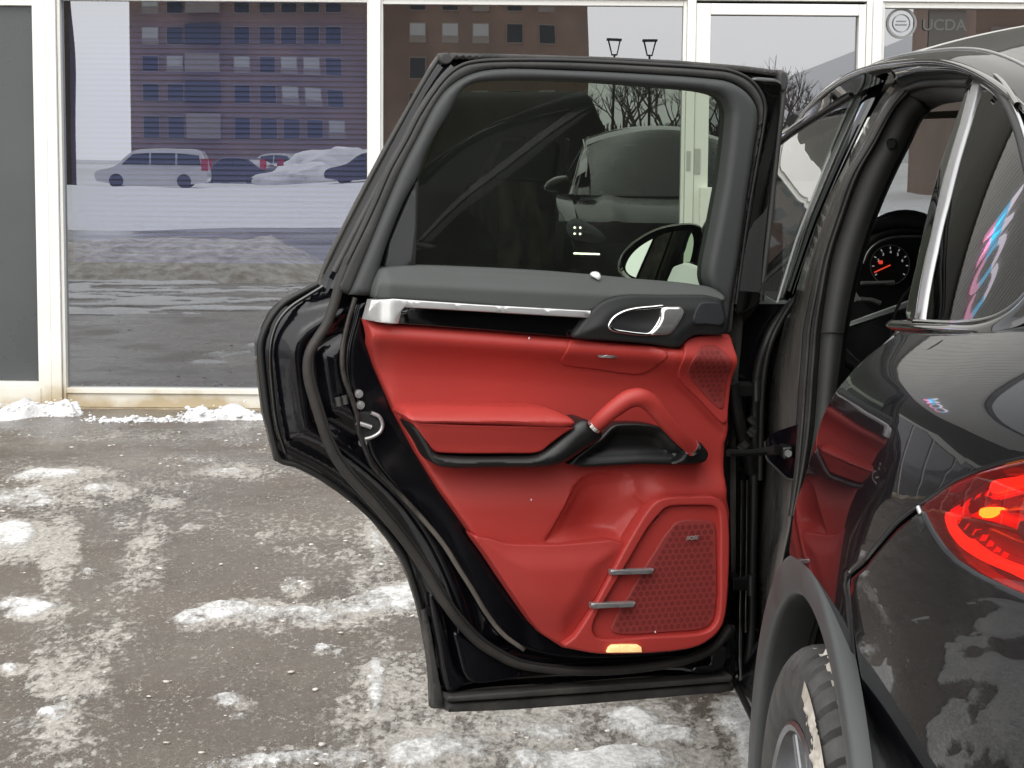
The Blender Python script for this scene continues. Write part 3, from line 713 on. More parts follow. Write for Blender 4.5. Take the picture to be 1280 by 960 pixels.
# ---- behind the photographer: everything the shop windows and the car body mirror
FW = 2 * FD
def behind(px, v, z=0.0):               # place for something mirrored at pixel column px, v metres along the mirrored ray
    return Vector(((px - 640) / FPX * v, FW - v, z))
def plane_strip(name, y0, y1, mt, z, amp=0, seed=1, x0=-90, x1=90, kind='structure', cols=120, rws=24, slope=0):
    rows = []
    for y in np.linspace(y0, y1, rws):
        xx = np.linspace(x0, x1, cols); h = amp * fbm(xx * .5, np.full(cols, y * .5), 4, seed) if amp else 0 * xx
        ed = min(1, (y - y0) / (abs(y1 - y0) * .06 + 1e-6), (y1 - y) / (abs(y1 - y0) * .06 + 1e-6))
        rows.append([(a, y, z + float(b_) * ed + slope * (y1 - y)) for a, b_ in zip(xx, h)])
    o = grid_mesh(name, rows, mt, smooth=180); return tag(o, kind=kind)
plane_strip('road', -17.2, -4.2, M['road'], -.006, rws=3)
plane_strip('snow_field', -70, -17.3, M['snow'], -.02, .35, 4)
M['far_snow'] = mat('far_packed_snow', (.55, .54, .52), .8, col2=(.75, .75, .74), vscale=.15)
plane_strip('snow_field', -400, -70.1, M['far_snow'], -.02, .2, 6, -260, 260, cols=90, rws=30)
rows = []
for i in range(120):
    x = -14 + i * 12.0 / 119; r_ = []
    for k in range(26):
        t = k / 25 * 2 - 1; n1 = float(fbm(np.array([x * 2.0]), np.array([t * 2.0]), 4, 8)[0]); n2 = float(fbm(np.array([x * 8.0]), np.array([t * 6.0]), 3, 18)[0])
        r_.append((x, -1.6 + t * 1.7, max(0, 1 - t * t) * (.26 + .20 * n1 + .16 * n2) * min(1, i / 8, (119 - i) / 8) - .02))
    rows.append(r_)
tag(grid_mesh('snow_bank', rows, M['snow_dirty'], smooth=180), 'dirty ploughed snow bank along the road edge', 'snow')

def brick_material():
    mt, n, b, o = nodes('far_brick'); L = n.links.new
    tc = n.nodes.new('ShaderNodeTexCoord'); nz = n.nodes.new('ShaderNodeTexNoise'); nz.inputs['Scale'].default_value = .25; nz.inputs['Detail'].default_value = 8
    rp = n.nodes.new('ShaderNodeValToRGB'); e = rp.color_ramp.elements; e[0].position = .3; e[1].position = .7; e[0].color = (.17, .115, .09, 1); e[1].color = (.27, .18, .14, 1)
    L(tc.outputs['Object'], nz.inputs['Vector']); L(nz.outputs['Fac'], rp.inputs[0]); L(rp.outputs[0], b.inputs['Base Color']); b.inputs['Roughness'].default_value = .9; return mt
M['brick'] = brick_material(); M['dark_pane'] = mat('dark_window', (.02, .025, .03), .15); M['light_blind'] = mat('window_blind_white', (.45, .45, .43), .6)
M['pale_panel'] = mat('pale_panel', (.28, .24, .21), .7)
def block(name, x0, x1, y, h, depth, cols, storey, first_z, label, wsize, skip=()):
    root = empty(name, ((x0 + x1) / 2, y, 0), label, 'building')
    b_ = MB(); b_.box(x0, x1, y - depth, y, -.1, h); b_.build('wall', M['brick'], root)
    b_ = MB(); b_.box(x0 - .2, x1 + .2, y - depth - .2, y + .2, h, h + .6); b_.build('parapet', M['pale_panel'], root)
    ww, wh = wsize
    fr = MB(); fr.box(-ww / 2 - .08, ww / 2 + .08, -.05, .10, -wh / 2 - .1, wh / 2 + .1); f0 = fr.build('window', M['pale_panel'])
    gl = MB(); gl.box(-ww / 2, ww / 2, .05, .13, -wh / 2, wh / 2); g0 = gl.build('pane', M['dark_pane'])
    bl = MB(); bl.box(-ww / 2, ww / 2, .05, .132, -wh / 6, wh / 2); l0 = bl.build('pane', M['light_blind'])
    z = first_z; rr = random.Random(5)
    while z < h - 1:
        for cx in cols:
            c = inst(f0, (cx, y, z), root, name='window'); q = l0 if rr.random() < .22 else g0
            inst(q, (cx, y, z), c, name='pane')
        z += storey
    for q in (f0, g0, l0): bpy.data.objects.remove(q)
    return root
sc = 200 / FPX
cols = [behind(p, 200).x for p in (190, 220, 303, 335, 362, 390, 417, 520, 560, 598, 640, 680)]
bb = block('apartment_block', behind(165, 200).x, behind(731, 200).x, FW - 200, 34, 16, cols, 3.1, 3.9, 'tall brown brick apartment block across the snowy street', (1.5, 1.7))
for k in range(9):
    x_ = behind(255, 200).x; b_ = MB(); b_.box(x_ - 1.7, x_ + 1.7, FW - 199.9, FW - 199.2, 3.0 + 3.1 * k, 5.1 + 3.1 * k); b_.build('balcony', M['dark_pane'] if k % 2 else M['pale_panel'], bb)
b2 = block('brick_house', behind(1208, 62).x, behind(1208, 62).x + 22, FW - 62, 14, 10, [behind(p, 62).x for p in (1260, 1350, 1440, 1530)], 3.0, 1.7, 'red brick house with white framed windows across the road', (1.5, 1.3))

def bare_tree(name, h, seed, label, trunk_r=.16, spread=.55):
    rr = random.Random(seed); root = empty(name, (0, 0, 0), label, 'tree', 'bare trees across the road')
    tr = MB(); tw = MB()
    def grow(p, d, l, r_, lev):
        q = p + d * l; mid = p + d * l * .5 + Vector((rr.uniform(-1, 1), rr.uniform(-1, 1), 0)) * l * .05
        (tr if lev < 2 else tw).tube([p, mid, q], [r_, r_ * .85, r_ * .65], 5 if lev < 2 else 3, False)
        if lev == 5: return
        for _ in range(rr.choice((2, 3, 3)) if lev else 4):
            nd = (d + Vector((rr.gauss(0, spread), rr.gauss(0, spread), rr.uniform(.05, .45)))).normalized()
            grow(p + d * l * rr.uniform(.55, 1), nd, l * rr.uniform(.62, .85), max(r_ * .6, .012), lev + 1)
    grow(Vector((0, 0, -.1)), Vector((0, 0, 1)), h * .27, trunk_r, 0)
    bk = M['bark']; tr.build('trunk', bk, root); tw.build('crown', bk, root); return root
M['bark'] = mat('bare_bark', (.075, .055, .05), .9)
t0 = bare_tree('bare_tree', 9.5, 11, 'bare brown tree on the far side of the road'); t1 = bare_tree('bare_tree', 8.5, 23, 'bare brown tree on the far side of the road')
spots = [(700, 150), (775, 140), (800, 150), (835, 130), (870, 150), (905, 135), (935, 145), (965, 150), (990, 128), (1015, 140), (1045, 132)]
LBL = ['bare tree beside the brick apartment block corner', 'bare tree behind the first lantern street lamp', 'bare tree between the two lantern street lamps', 'bare tree just past the second lantern street lamp', 'bare tree behind the open entrance door frame', 'forked bare tree behind the hedge gap', 'tall bare tree over the middle of the hedge', 'slim bare tree over the hedge', 'spreading bare tree near the hedge end', 'low bare tree beside the spreading one', 'last bare tree at the far hedge end']
for k, (p, v) in enumerate(spots):
    q = (t0, t1)[k % 2] if k < 2 else copy_tree((t0, t1)[k % 2]); q.location = behind(p, v); q.rotation_euler.z = k * 1.9; q['label'] = LBL[k]; q.scale = (1.15, 1.15, 1.10 + .25 * ((k * 37) % 10) / 10)
# clipped hedge of twigs closing the view below the trees
hd = MB(); rr = random.Random(3)
for k in range(2600):
    u = rr.uniform(600, 1072); v = rr.uniform(118, 124); p = behind(u, v, 0); hh = rr.uniform(1.6, 3.4)
    q = p + Vector((rr.gauss(0, .35), rr.gauss(0, .2), hh)); hd.tube([p, q], [.05, .02], 3, False)
tag(hd.build('hedge', M['bark']), 'leafless brown hedge below the bare trees', 'hedge', kind='stuff')
# big trunk / pole mirrored at the left edge of the blue window
pl = MB(); p = behind(88, 95); pl.tube([p + Vector((0, 0, -.1)), p + Vector((.05, 0, 5)), p + Vector((-.05, 0, 12))], [.36, .33, .30], 10); tag(pl.build('old_tree_trunk', M['bark'], smooth=60), 'thick dark trunk standing by the parked van', 'trunk')

# lanterns
def lantern(p, h, label):
    root = empty('street_lamp', p, label, 'lamp', 'street lamps')
    b_ = MB(); b_.tube([p, p + Vector((0, 0, h - .6))], [.07, .05], 8); b_.build('post', M['dark_gap'], root)
    c = p + Vector((0, 0, h)); b_ = MB()
    for s1 in (-1, 1):
        for s2 in (-1, 1): b_.tube([c + Vector((s1 * .12, s2 * .12, -.6)), c + Vector((s1 * .26, s2 * .26, 0))], .025, 5)
    b_.build('cage', M['dark_gap'], root)
    b_ = MB(); b_.box(c.x - .33, c.x + .33, c.y - .33, c.y + .33, c.z, c.z + .09); b_.box(c.x - .14, c.x + .14, c.y - .14, c.y + .14, c.z - .66, c.z - .6); b_.build('cap', M['dark_gap'], root)
lantern(behind(763, 90), 6.6, 'black lantern street lamp nearer the brick apartment block'); lantern(behind(808, 90), 6.6, 'black lantern street lamp farther from the brick apartment block')

# parked vehicles across the road
def far_car(name, prof, glassp, L_, w_, loc, rz, paint_col, label, cat, wheels, tail=True):
    root = empty(name, loc, label, cat, 'vehicles parked across the road'); hw = w_ / 2
    pm = mat(name + '_paint', paint_col, .25 if name != 'added_dark_van' else .7, coat=.6 if name != 'added_dark_van' else 0, spec=.5 if name != 'added_dark_van' else .1); rows = []
    P = catmull([(x, z) for x, z in prof], 3, True); n = len(P)
    for s_, k in ((-1, .90), (-.97, 1), (.97, 1), (1, .90)):
        rows.append([(x * (1 if abs(s_) < .98 else .985), s_ * hw * (1 if z < 1.0 else 1 - .28 * (z - 1.0)), .12 + (z - .12) * (1 if abs(s_) < .98 else .985)) for x, z in P])
    v = [p for r_ in rows for p in r_]; f = []
    for i in range(3):
        for k in range(n): f.append((i * n + k, i * n + (k + 1) % n, (i + 1) * n + (k + 1) % n, (i + 1) * n + k))
    f += [tuple(range(n)), tuple(range(4 * n - 1, 3 * n - 1, -1))]
    Tm = Matrix.Translation(loc) @ Matrix.Rotation(rz, 4, 'Z'); tf = lambda vs: [Tm @ Vector(q) for q in vs]
    mk('body', tf(v), f, pm, root, 35)
    for s_ in (-1, 1):
        for poly in glassp:
            b_ = [(x, s_ * (hw * (1 - .28 * max(0, z - 1)) + .012), z) for x, z in poly]; mk('window', tf(b_), [tuple(range(len(b_)))], M['dark_pane'], root)
        for x in wheels:
            b_ = MB(); b_.tube([(x, s_ * (hw - .18), .33), (x, s_ * (hw + .02), .33)], .33, 18); mk('wheel', tf(b_.v), b_.f, M['tyre'], root)
    if tail:
        for s_ in (-1, 1):
            b_ = MB(); xr = max(x for x, z in prof); b_.box(xr - .28, xr + .03, s_ * hw * .97 - .12, s_ * hw * .97 + .05, .85, 1.35); mk('taillight', tf(b_.v), b_.f, M['far_red'], root)
    return root
M['far_red'] = mat('far_red_lens', (.5, .01, .01), .2)
van = [(-2.5, .3), (-2.55, .75), (-1.7, 1.0), (-.9, 1.62), (-.3, 1.74), (1.2, 1.76), (2.3, 1.66), (2.55, 1.0), (2.6, .5), (2.5, .28)]
far_car('parked_van', van, [[(-1.35, 1.08), (-.85, 1.52), (-.1, 1.58), (-.1, 1.08)], [(-.02, 1.08), (-.02, 1.58), (1.1, 1.58), (1.1, 1.08)], [(1.2, 1.08), (1.2, 1.58), (2.2, 1.5), (2.3, 1.08)]], 5.1, 2.0, behind(192, 96), R(-3), (.72, .72, .72), 'white van parked across the road beside the snow', 'van', (-1.6, 1.5))
dv = [(-2.6, .3), (-2.65, .9), (-2.4, 1.15), (-1.75, 2.0), (-1.4, 2.18), (1.5, 2.22), (2.55, 2.16), (2.65, 1.2), (2.65, .5), (2.5, .28)]
far_car('added_dark_van', dv, [[(-1.9, 1.2), (-1.5, 1.85), (-.8, 1.9), (-.8, 1.2)]], 5.3, 3.0, Vector((-.05, -4.6, 0)), R(-90), (.012, .012, .014), 'unseen dark van added behind the camera to darken the window reflections', 'van', (-1.7, 1.6))  # unseen van, added to darken what the shop glass mirrors
sed = [(-2.3, .3), (-2.3, .7), (-1.3, .92), (-.6, 1.38), (.3, 1.45), (1.2, 1.36), (1.9, 1.0), (2.3, .9), (2.35, .4), (2.2, .26)]
gw = [[(-1.05, .98), (-.55, 1.32), (.2, 1.38), (.2, .98)], [(.28, .98), (.28, 1.38), (1.05, 1.3), (1.5, .98)]]
far_car('parked_car', sed, gw, 4.6, 1.8, behind(296, 112), R(25), (.02, .02, .03), 'dark saloon parked behind the white van', 'car', (-1.4, 1.4))
far_car('parked_car', [(x, z * 1.15) for x, z in sed], [[(x, z * 1.15) for x, z in q] for q in gw], 4.6, 1.9, behind(342, 128), R(12), (.62, .62, .62), 'silver estate car parked by the snow heap', 'car', (-1.4, 1.4))
far_car('parked_car', sed, gw, 4.6, 1.8, behind(466, 100), R(4), (.015, .015, .02), 'black car parked past the snow heap', 'car', (-1.4, 1.4))
for (p, v, a, b_, c, lb) in ((412, 118, 3.4, 2.4, 1.7, 'big heap of cleared snow beside the parked cars'), (375, 108, 2.6, 1.6, 1.0, 'smaller heap of cleared snow in front of the cars')):
    o = base_obj('snow_heap', blob(a, b_, c, int(p), 4, .35), M['snow'], smooth=180); o.location = behind(p, v); tag(o, lb, 'snow')
# ================================================================== THE CAR
BC = 1.38                                   # car centre line, metres right of the camera's axis
suv = empty('car', car(4.0, BC, 0), 'black SUV with its rear door swung open to show red leather', 'car')

# ------------------------------------------------------------------ open rear door
HIN = car(3.70, .50, 0); TH = R(73)
DU = -CF * math.cos(TH) - CR * math.sin(TH)          # hinge -> latch edge
DN = CR * math.cos(TH) - CF * math.sin(TH)           # the upholstered side faces this way
def d2(px, py, n):
    p = on_plane(px, py, HIN + DN * n, DN); return (-(p - HIN).dot(DU), p.z)
def dplace(s_, z, h): return HIN - DU * s_ + DN * h + Vector((0, 0, z))
def d3(px, py, n): s_, z = d2(px, py, n); return dplace(s_, z, n)
def dpoly(pts, n, sm=5, step=.008):
    P = np.array([d2(x, y, n) for x, y in pts])
    if sm: P = catmull(P, sm, True)
    return resample(P, step, True) if sm else resample_keep(P, step * 2)
def resample_keep(P, step):
    out = []
    for a, b in zip(P, np.roll(P, -1, axis=0)):
        k = max(1, int(np.linalg.norm(b - a) / step))
        out += [a + (b - a) * t / k for t in range(k)]
    return np.array(out)
def px_of(P, n):
    o = np.array([tuple(dplace(s_, z, n)) for s_, z in P]); return np.column_stack(proj_np(o[:, 0], o[:, 1], o[:, 2]))
def sstep(x, a, b):
    t = np.clip((x - a) / (b - a), 0, 1); return t * t * (3 - 2 * t)
rear_door = None
def dpart(name, pts, n0, thick, mt, rnd=.004, sm=5, holes=(), extra=None, step=.008, bstep=.006, parent=None, label=None, smooth=38):
    poly = dpoly(pts, n0, sm, bstep); hs_ = [dpoly(h, n0, sm, bstep) for h in holes]
    def height(P, d):
        h = np.full(len(P), float(n0))
        if extra is not None: h = h + extra(px_of(P, n0), d)
        return h
    o = sheet(name, poly, dplace, height, thick, mt, parent if parent is not None else rear_door, hs_, step, rnd, smooth)
    if label: o['label'] = label
    return o
def dtube(name, pts, n0, rad, mt, nn=10, flat=1.0, sm=6, parent=None):
    P = [d3(p[0], p[1], (p[2] if len(p) > 2 else 0) + n0) for p in pts]
    P = catmull(P, sm) if sm else P
    return tube(name, [Vector(p) for p in P], rad, mt, parent or rear_door, nn, flat, DN, 70)

OUT = [(552, 66), (540, 84), (510, 137), (480, 190), (445, 256), (410, 325), (402, 343), (398, 353), (383, 361), (356, 374), (340, 389), (327, 410), (321, 430), (322, 453), (325, 482), (329, 514),
       (332, 527), (339, 554), (345, 577), (362, 581), (380, 590), (399, 600), (424, 617), (445, 633), (466, 652), (487, 678), (502, 701), (513, 726), (522.5, 756), (529, 783), (535, 817), (538.5, 845), (540, 886),
       (554, 887), (562, 890), (620, 889), (726, 881), (832, 872), (900, 867), (918, 864), (921, 800), (921, 700), (921, 560), (924, 470), (930, 405), (944, 388), (952, 376), (962, 300), (973, 210), (982, 130), (984, 100), (974, 91), (940, 85), (850, 77), (700, 70), (570, 66)]
WIN = [(492, 352), (500, 290), (520, 240), (545, 180), (575, 112), (602, 98), (720, 96), (830, 103), (898, 110), (924, 122), (930, 146), (922, 205), (908, 285), (897, 362)]
# outer skin (seen from behind only as the dark flange round the edge)
poly = dpoly(OUT, -.075, 0, .01); hole = dpoly(WIN, -.075, 0, .01)
rear_door = sheet('rear_door', poly, dplace, lambda P, d: np.full(len(P), -.075), .02, M['paint_dirt_sheen'], suv, [hole], .02, .004, 38, back=True)
rear_door['label'] = 'open rear door with black painted shell'
# inner shell: rises from the flange towards the middle
IN = [(566, 72), (549, 92), (492, 195), (425, 325), (414, 345), (409, 355), (385, 371), (362, 386), (347, 402), (338, 420), (334, 440), (336, 470), (341, 510), (346, 540), (353, 565), (370, 574),
      (400, 589), (440, 617), (476, 650), (503, 685), (525, 725), (540, 765), (549, 800), (554, 840), (558, 872), (620, 868), (726, 861), (832, 853), (915, 846), (917, 700), (917, 560), (920, 470), (927, 402), (942, 384), (948, 374), (957, 300), (967, 210), (975, 130), (976, 104), (966, 97), (930, 91), (850, 83), (700, 76), (590, 72)]
def shell_h(P, d):
    up = sstep(P[:, 1], 360, 400)
    wide = sstep(d, .004, .055) * .050 * up + sstep(d, .002, .014) * .030 * (1 - up)
    # shallow pressed valley just outside the seal on the arch side
    v = np.exp(-((d - .085) / .018) ** 2) * .014 * up
    return -.072 + wide - v - .002
poly = dpoly(IN, -.02, 4, .008); hole = dpoly(WIN, -.02, 4, .008)
def ih(P, d): return shell_h(px_of(P, -.03), d) + .0
sheet('inner_shell', poly, dplace, ih, .03, M['paint_in'], rear_door, [hole], .009, 0, 45)
# pressed plate the trim is clipped to
PLATE = [(452, 374), (441, 400), (432, 437), (432, 470), (440, 500), (452, 545), (462, 575), (500, 625), (545, 675), (585, 735), (620, 790), (650, 812), (690, 824), (730, 828), (800, 826), (870, 815), (905, 795), (914, 770), (915, 600), (915, 420), (905, 392), (700, 372)]
dpart('carrier_plate', PLATE, -.016, .03, M['paint_in'], .012, 5, step=.012)
dtube('pressed_ridge', [(444, 372), (435, 403), (428, 437), (429, 466), (437.5, 493), (446, 518), (449, 540), (456, 560), (465, 581), (479, 597), (499, 617), (525, 645), (554, 680), (573, 710), (589, 735), (607, 765), (628, 792), (655, 812)], -.005, .0045, M['paint_dirt_sheen'], 10)  # pale grime stands in for the ridge's grey reflection
# main rubber seal round the inside of the door
SEAL = [(437, 322), (428, 345), (422, 365), (415, 388), (407, 408), (397, 423), (388, 439), (384.5, 455), (386.5, 478), (393, 501), (400, 524), (408, 548), (420, 573), (439, 598), (462, 623), (487, 652), (507, 677), (520, 695), (536, 719), (554.6, 751), (575, 778.5), (600, 804), (623, 818.6), (646.5, 829.5), (686, 836), (726, 839), (779, 837), (832.5, 830), (872, 820), (895, 807), (912, 785)]
dtube('door_seal', SEAL, -.012, .0092, M['rubber'], 12, 1.2, 5)
dtube('seal_lip', [(x + 6, y - 4) for x, y in SEAL[3:-1]], -.006, .0028, M['rubber_black'], 8, 1, 4)
# rubber strip round the outer flange
dtube('flange_strip', [(398, 355), (380, 364), (356, 378), (342, 393), (331, 413), (326, 432), (327, 455), (331, 490), (336, 525), (343, 556), (350, 575), (370, 581), (400, 596), (440, 624), (478, 660), (505, 697), (520, 738), (531, 780), (539, 820), (544, 882)], -.070, .0055, M['rubber_black'], 8, 1, 4)
dtube('flange_lip', [(404, 358), (386, 369), (363, 384), (349, 400), (341, 420), (338, 442), (341, 490), (347, 535), (357, 566)], -.058, .0035, M['gloss_black'], 8, 1, 4)
# lower corner: side strip, bottom strips
dpart('side_strip', [(527, 763), (534, 762), (541, 800), (549, 846), (556, 880), (553, 886), (542, 885), (539, 845), (534, 805)], -.058, .012, M['dirty_strip'], .003, 0)
dpart('corner_web', [(538, 742), (546, 752), (560, 800), (572, 838), (584, 852), (572, 862), (562, 866), (556, 850), (550, 812)], -.030, .02, M['paint_in'], .006, 4)
dpart('bottom_strip', [(560, 871), (640, 865), (726, 858.5), (832, 851.5), (916, 845), (917, 852), (832, 859), (726, 867), (640, 873), (561, 878)], -.016, .03, M['dirty_strip'], .004, 0)
dpart('bottom_strip', [(561, 880), (640, 875), (726, 869), (832, 861), (917, 854), (918.5, 864), (832, 872.5), (726, 881.5), (640, 888), (562, 891)], -.030, .03, M['dirty_strip'], .005, 0)
dpart('drain_panel', [(568, 790), (580, 796), (612, 818), (645, 834), (653, 838), (652, 846), (640, 849), (592, 854), (582, 846), (572, 812)], -.020, .006, M['paint_in'], .004, 4)
dpart('end_panel', [(890, 818), (906, 806), (909, 822), (903, 836), (866, 840), (868, 834), (888, 830)], -.012, .006, M['paint_in'], .003, 4)
# latch and small hardware
dpart('latch_pocket', [(446, 518), (462, 515), (470, 521), (476, 530), (474, 540), (462, 546), (453, 549), (446, 540)], -.010, .01, M['dark_gap'], .003, 5)
lp = [d3(x, y, -.009) for x, y in ((456, 549), (466, 546), (475, 540), (478, 531), (474, 521), (464, 516))]
tube('latch_rim', [Vector(p) for p in catmull(lp, 5)], .0038, M['dark_chrome'], rear_door, 8)
dtube('latch_claw', [(445, 528), (455, 531), (464, 534)], -.006, .0045, M['dark_chrome'], 8)
for (x, y) in ((423, 502), (431, 500)): dtube('rubber_buffer', [(x - 1, y - 5), (x + 1, y + 5)], -.002, .0052, M['rubber_grey'], 10, 1.3)
for (x, y) in ((450, 506), (448, 492), (453, 553)):
    c = d3(x, y, -.016)
    b_ = MB(); b_.tube([c, c + DN * .005], .0075, 16); b_.tube([c + DN * .004, c + DN * .008], .0042, 6); b_.build('screw', M['dark_chrome'], rear_door, 40)

# ---- window frame, seals, glass
SO = [(419, 362), (433, 330), (455, 285), (471, 250), (487.5, 212), (508, 175), (525, 142), (546, 110), (562, 92), (579, 81), (600, 76.5), (650, 75), (720, 76), (820, 81), (882, 85), (914, 89), (937, 99.6), (951, 116), (956.5, 133), (955, 154), (946, 206), (937, 258), (928, 320), (920, 380), (916, 419)]
TB = [(438.5, 369), (460, 317), (487.5, 250), (504, 212), (525, 171), (546, 131), (562.5, 110), (587.5, 94), (619, 86.5), (720, 88), (820, 93), (882.5, 97.5), (914, 102), (934.6, 114), (947, 131), (950, 147.5), (945, 185), (937, 239), (926, 320), (916, 380), (911, 419)]
GE = [(467, 371), (481, 320), (492, 289), (508, 251), (525, 220), (533, 196), (549, 165), (562, 144), (579, 114), (592, 105), (624, 100.5), (720, 101), (834, 109), (890, 115), (908, 122), (916, 138), (916, 154), (908, 224), (897, 285), (887, 345), (892, 362), (902, 374), (905, 419)]
def band(name, a, b, n0, thick, mt, rnd, extra=None, step=.007):
    A = [tuple(p) for p in catmull([d2(x, y, n0) for x, y in a], 4)]; B = [tuple(p) for p in catmull([d2(x, y, n0) for x, y in b], 4)]
    poly = resample_keep(np.array(A + B[::-1]), .007)
    def height(P, d):
        h = np.full(len(P), float(n0)); return h if extra is None else h + extra(px_of(P, n0), d)
    return sheet(name, poly, dplace, height, thick, mt, rear_door, [], step, rnd, 50)
band('frame_seal', SO, TB, .000, .03, M['rubber_grey'], .010)
band('frame_trim', TB, GE, .012, .045, M['frame_cloth'], .014)
dtube('seal_bead', SO[1:-1], -.004, .0035, M['rubber_black'], 8, 1, 4)
# outer reveal strip along the slanting rear edge and along the top
dtube('reveal_strip', [(549, 72), (538, 88), (508, 140), (477, 196), (442, 262), (407, 332), (403, 342)], -.062, .0042, M['rubber_grey'], 8, 1, 3)
dtube('channel_strip', [(566, 84), (548, 104), (520, 150), (490, 203), (455, 268), (418, 340)], -.040, .0060, M['rubber_grey'], 8, 1, 3)
dpart('corner_cap', [(551, 66.5), (562, 67), (567, 72), (563, 79), (554, 80), (550, 74)], -.048, .02, M['rubber_grey'], .003, 3)
dpart('top_strip', [(562, 66), (640, 67.5), (760, 71), (850, 75.5), (930, 82), (976, 88), (979, 96), (930, 90), (850, 83), (760, 78.5), (640, 75), (566, 73.5)], -.045, .03, M['dirty_strip'], .004, 0)
dpart('top_corner_cap', [(976, 87), (984, 91), (986, 98), (984, 112), (976, 116), (974, 104)], -.035, .04, M['rubber_grey'], .005, 3)
dpart('outer_pillar_cover', [(940, 98), (960, 97), (976, 101), (978, 112), (966, 225), (956, 320), (950, 378), (930, 392), (918, 392), (926, 330), (938, 255), (950, 170), (957, 135), (953, 115)], -.028, .04, M['gloss_black'], .005, 3)
dtube('pillar_edge_strip', [(980, 118), (972, 190), (963, 275), (955, 345), (952, 376)], -.030, .0050, M['rubber_grey'], 8, .7, 3)
M['door_glass'] = glass('tinted_door_glass', (.40, .455, .375), .0, fres=1.28, dust=.010)
gp = [(486, 360), (496, 290), (516, 240), (541, 178), (570, 108), (600, 93), (720, 92), (830, 98), (900, 105), (930, 118), (936, 146), (928, 205), (914, 285), (902, 366)]
poly = dpoly(gp, -.028, 4, .012)
sheet('window_glass', poly, dplace, lambda P, d: np.full(len(P), -.028), .0004, M['door_glass'], rear_door, [], .05, 0, 30)
dpart('corner_panel', [(481, 338), (487.5, 303), (497, 280), (512, 245), (521, 231), (520, 285), (514.5, 334)], .000, .03, M['frame_cloth'], .003, 0, step=.01)
dpart('corner_gasket', [(513, 240), (524, 222), (522, 285), (519.5, 335), (514, 334), (518, 285)], -.004, .02, M['rubber_black'], .002, 0)

# ---- upper pad, metal strip, gloss strip, handle panel
PAD = [(481, 338), (500, 334.5), (519, 333.5), (600, 336), (680, 340), (746, 345), (820, 352), (878, 357), (896, 361), (905, 369), (905, 376), (860, 371.5), (800, 369.5), (772, 371), (752, 378), (737, 389), (600, 381), (489, 373.5), (470, 373), (470, 362), (475, 348)]
def pad_x(p, d):
    top = 335 + (p[:, 0] - 500) * .052
    return -.030 * (1 - sstep(p[:, 1] - top, -2, 22)) + .012 * sstep(p[:, 0], 474, 486)
dpart('upper_pad', PAD, .046, .05, M['grey_soft'], .006, 3, extra=pad_x, step=.006)
dpart('metal_trim', [(464.6, 375.5), (483, 374), (490, 373), (600, 380.5), (736, 388), (734, 397), (600, 389), (504, 383.5), (500, 388), (496, 404), (477, 403.5), (458, 400)], .053, .03, M['silver'], .002, 0, extra=lambda p, d: .012 * sstep(p[:, 0], 474, 488), step=.007)
dpart('gloss_strip', [(503, 383), (600, 389), (734, 397), (726, 410), (713, 421.5), (600, 412), (496, 404.5), (500, 390)], .051, .03, M['gloss_black'], .002, 0, step=.01)
HP = [(716, 421), (726, 407), (737, 392.5), (752.5, 378), (776, 370), (830, 369), (901, 373), (906, 385), (909, 417), (872, 419), (860, 425), (850, 434.5), (815, 430.5), (760, 426), (722, 423.5)]
RING = [(761.5, 408), (766, 398.6), (776, 391.5), (790, 387), (815, 384.2), (830, 384), (826, 397), (818, 411), (811, 417.5), (800, 417.5), (780, 415), (767, 412.5)]
def hp_x(p, d): return .010 * sstep(d, .0, .03) - .012 * np.exp(-(((p[:, 0] - 805) / 55) ** 2 + ((p[:, 1] - 401) / 22) ** 2) * 1.5)
dpart('handle_panel', HP, .064, .05, M['dark_trim'], .006, 3, extra=hp_x, step=.005, label='dark grey panel round the inner door handle')
dpart('handle_bowl', RING, .0645, .006, M['black_plastic'], .002, 4, extra=lambda p, d: -.003 * sstep(d, 0, .012))
rg = [d3(x, y, .068) for x, y in RING]
tube('handle_ring', [Vector(p) for p in np.vstack([catmull(rg, 5, True), np.array(rg[:1])])], .0036, M['chrome'], rear_door, 10)
dpart('door_handle', [(828, 385), (842, 383.5), (854, 384.5), (855.5, 391), (848, 405), (838, 418), (826, 419.5), (812, 418.5), (820, 410), (826, 398)], .074, .016, M['handle_metal'], .005, 3, extra=lambda p, d: .004 * np.sin((p[:, 1] - 384) / 36 * 3.1), step=.005)
dpart('tweeter_grille', [(875.5, 379), (890, 377.5), (901, 379), (904, 385), (906, 406), (885, 405.5), (866.5, 404), (870, 388)], .0765, .010, M['tweeter'], .003, 3)

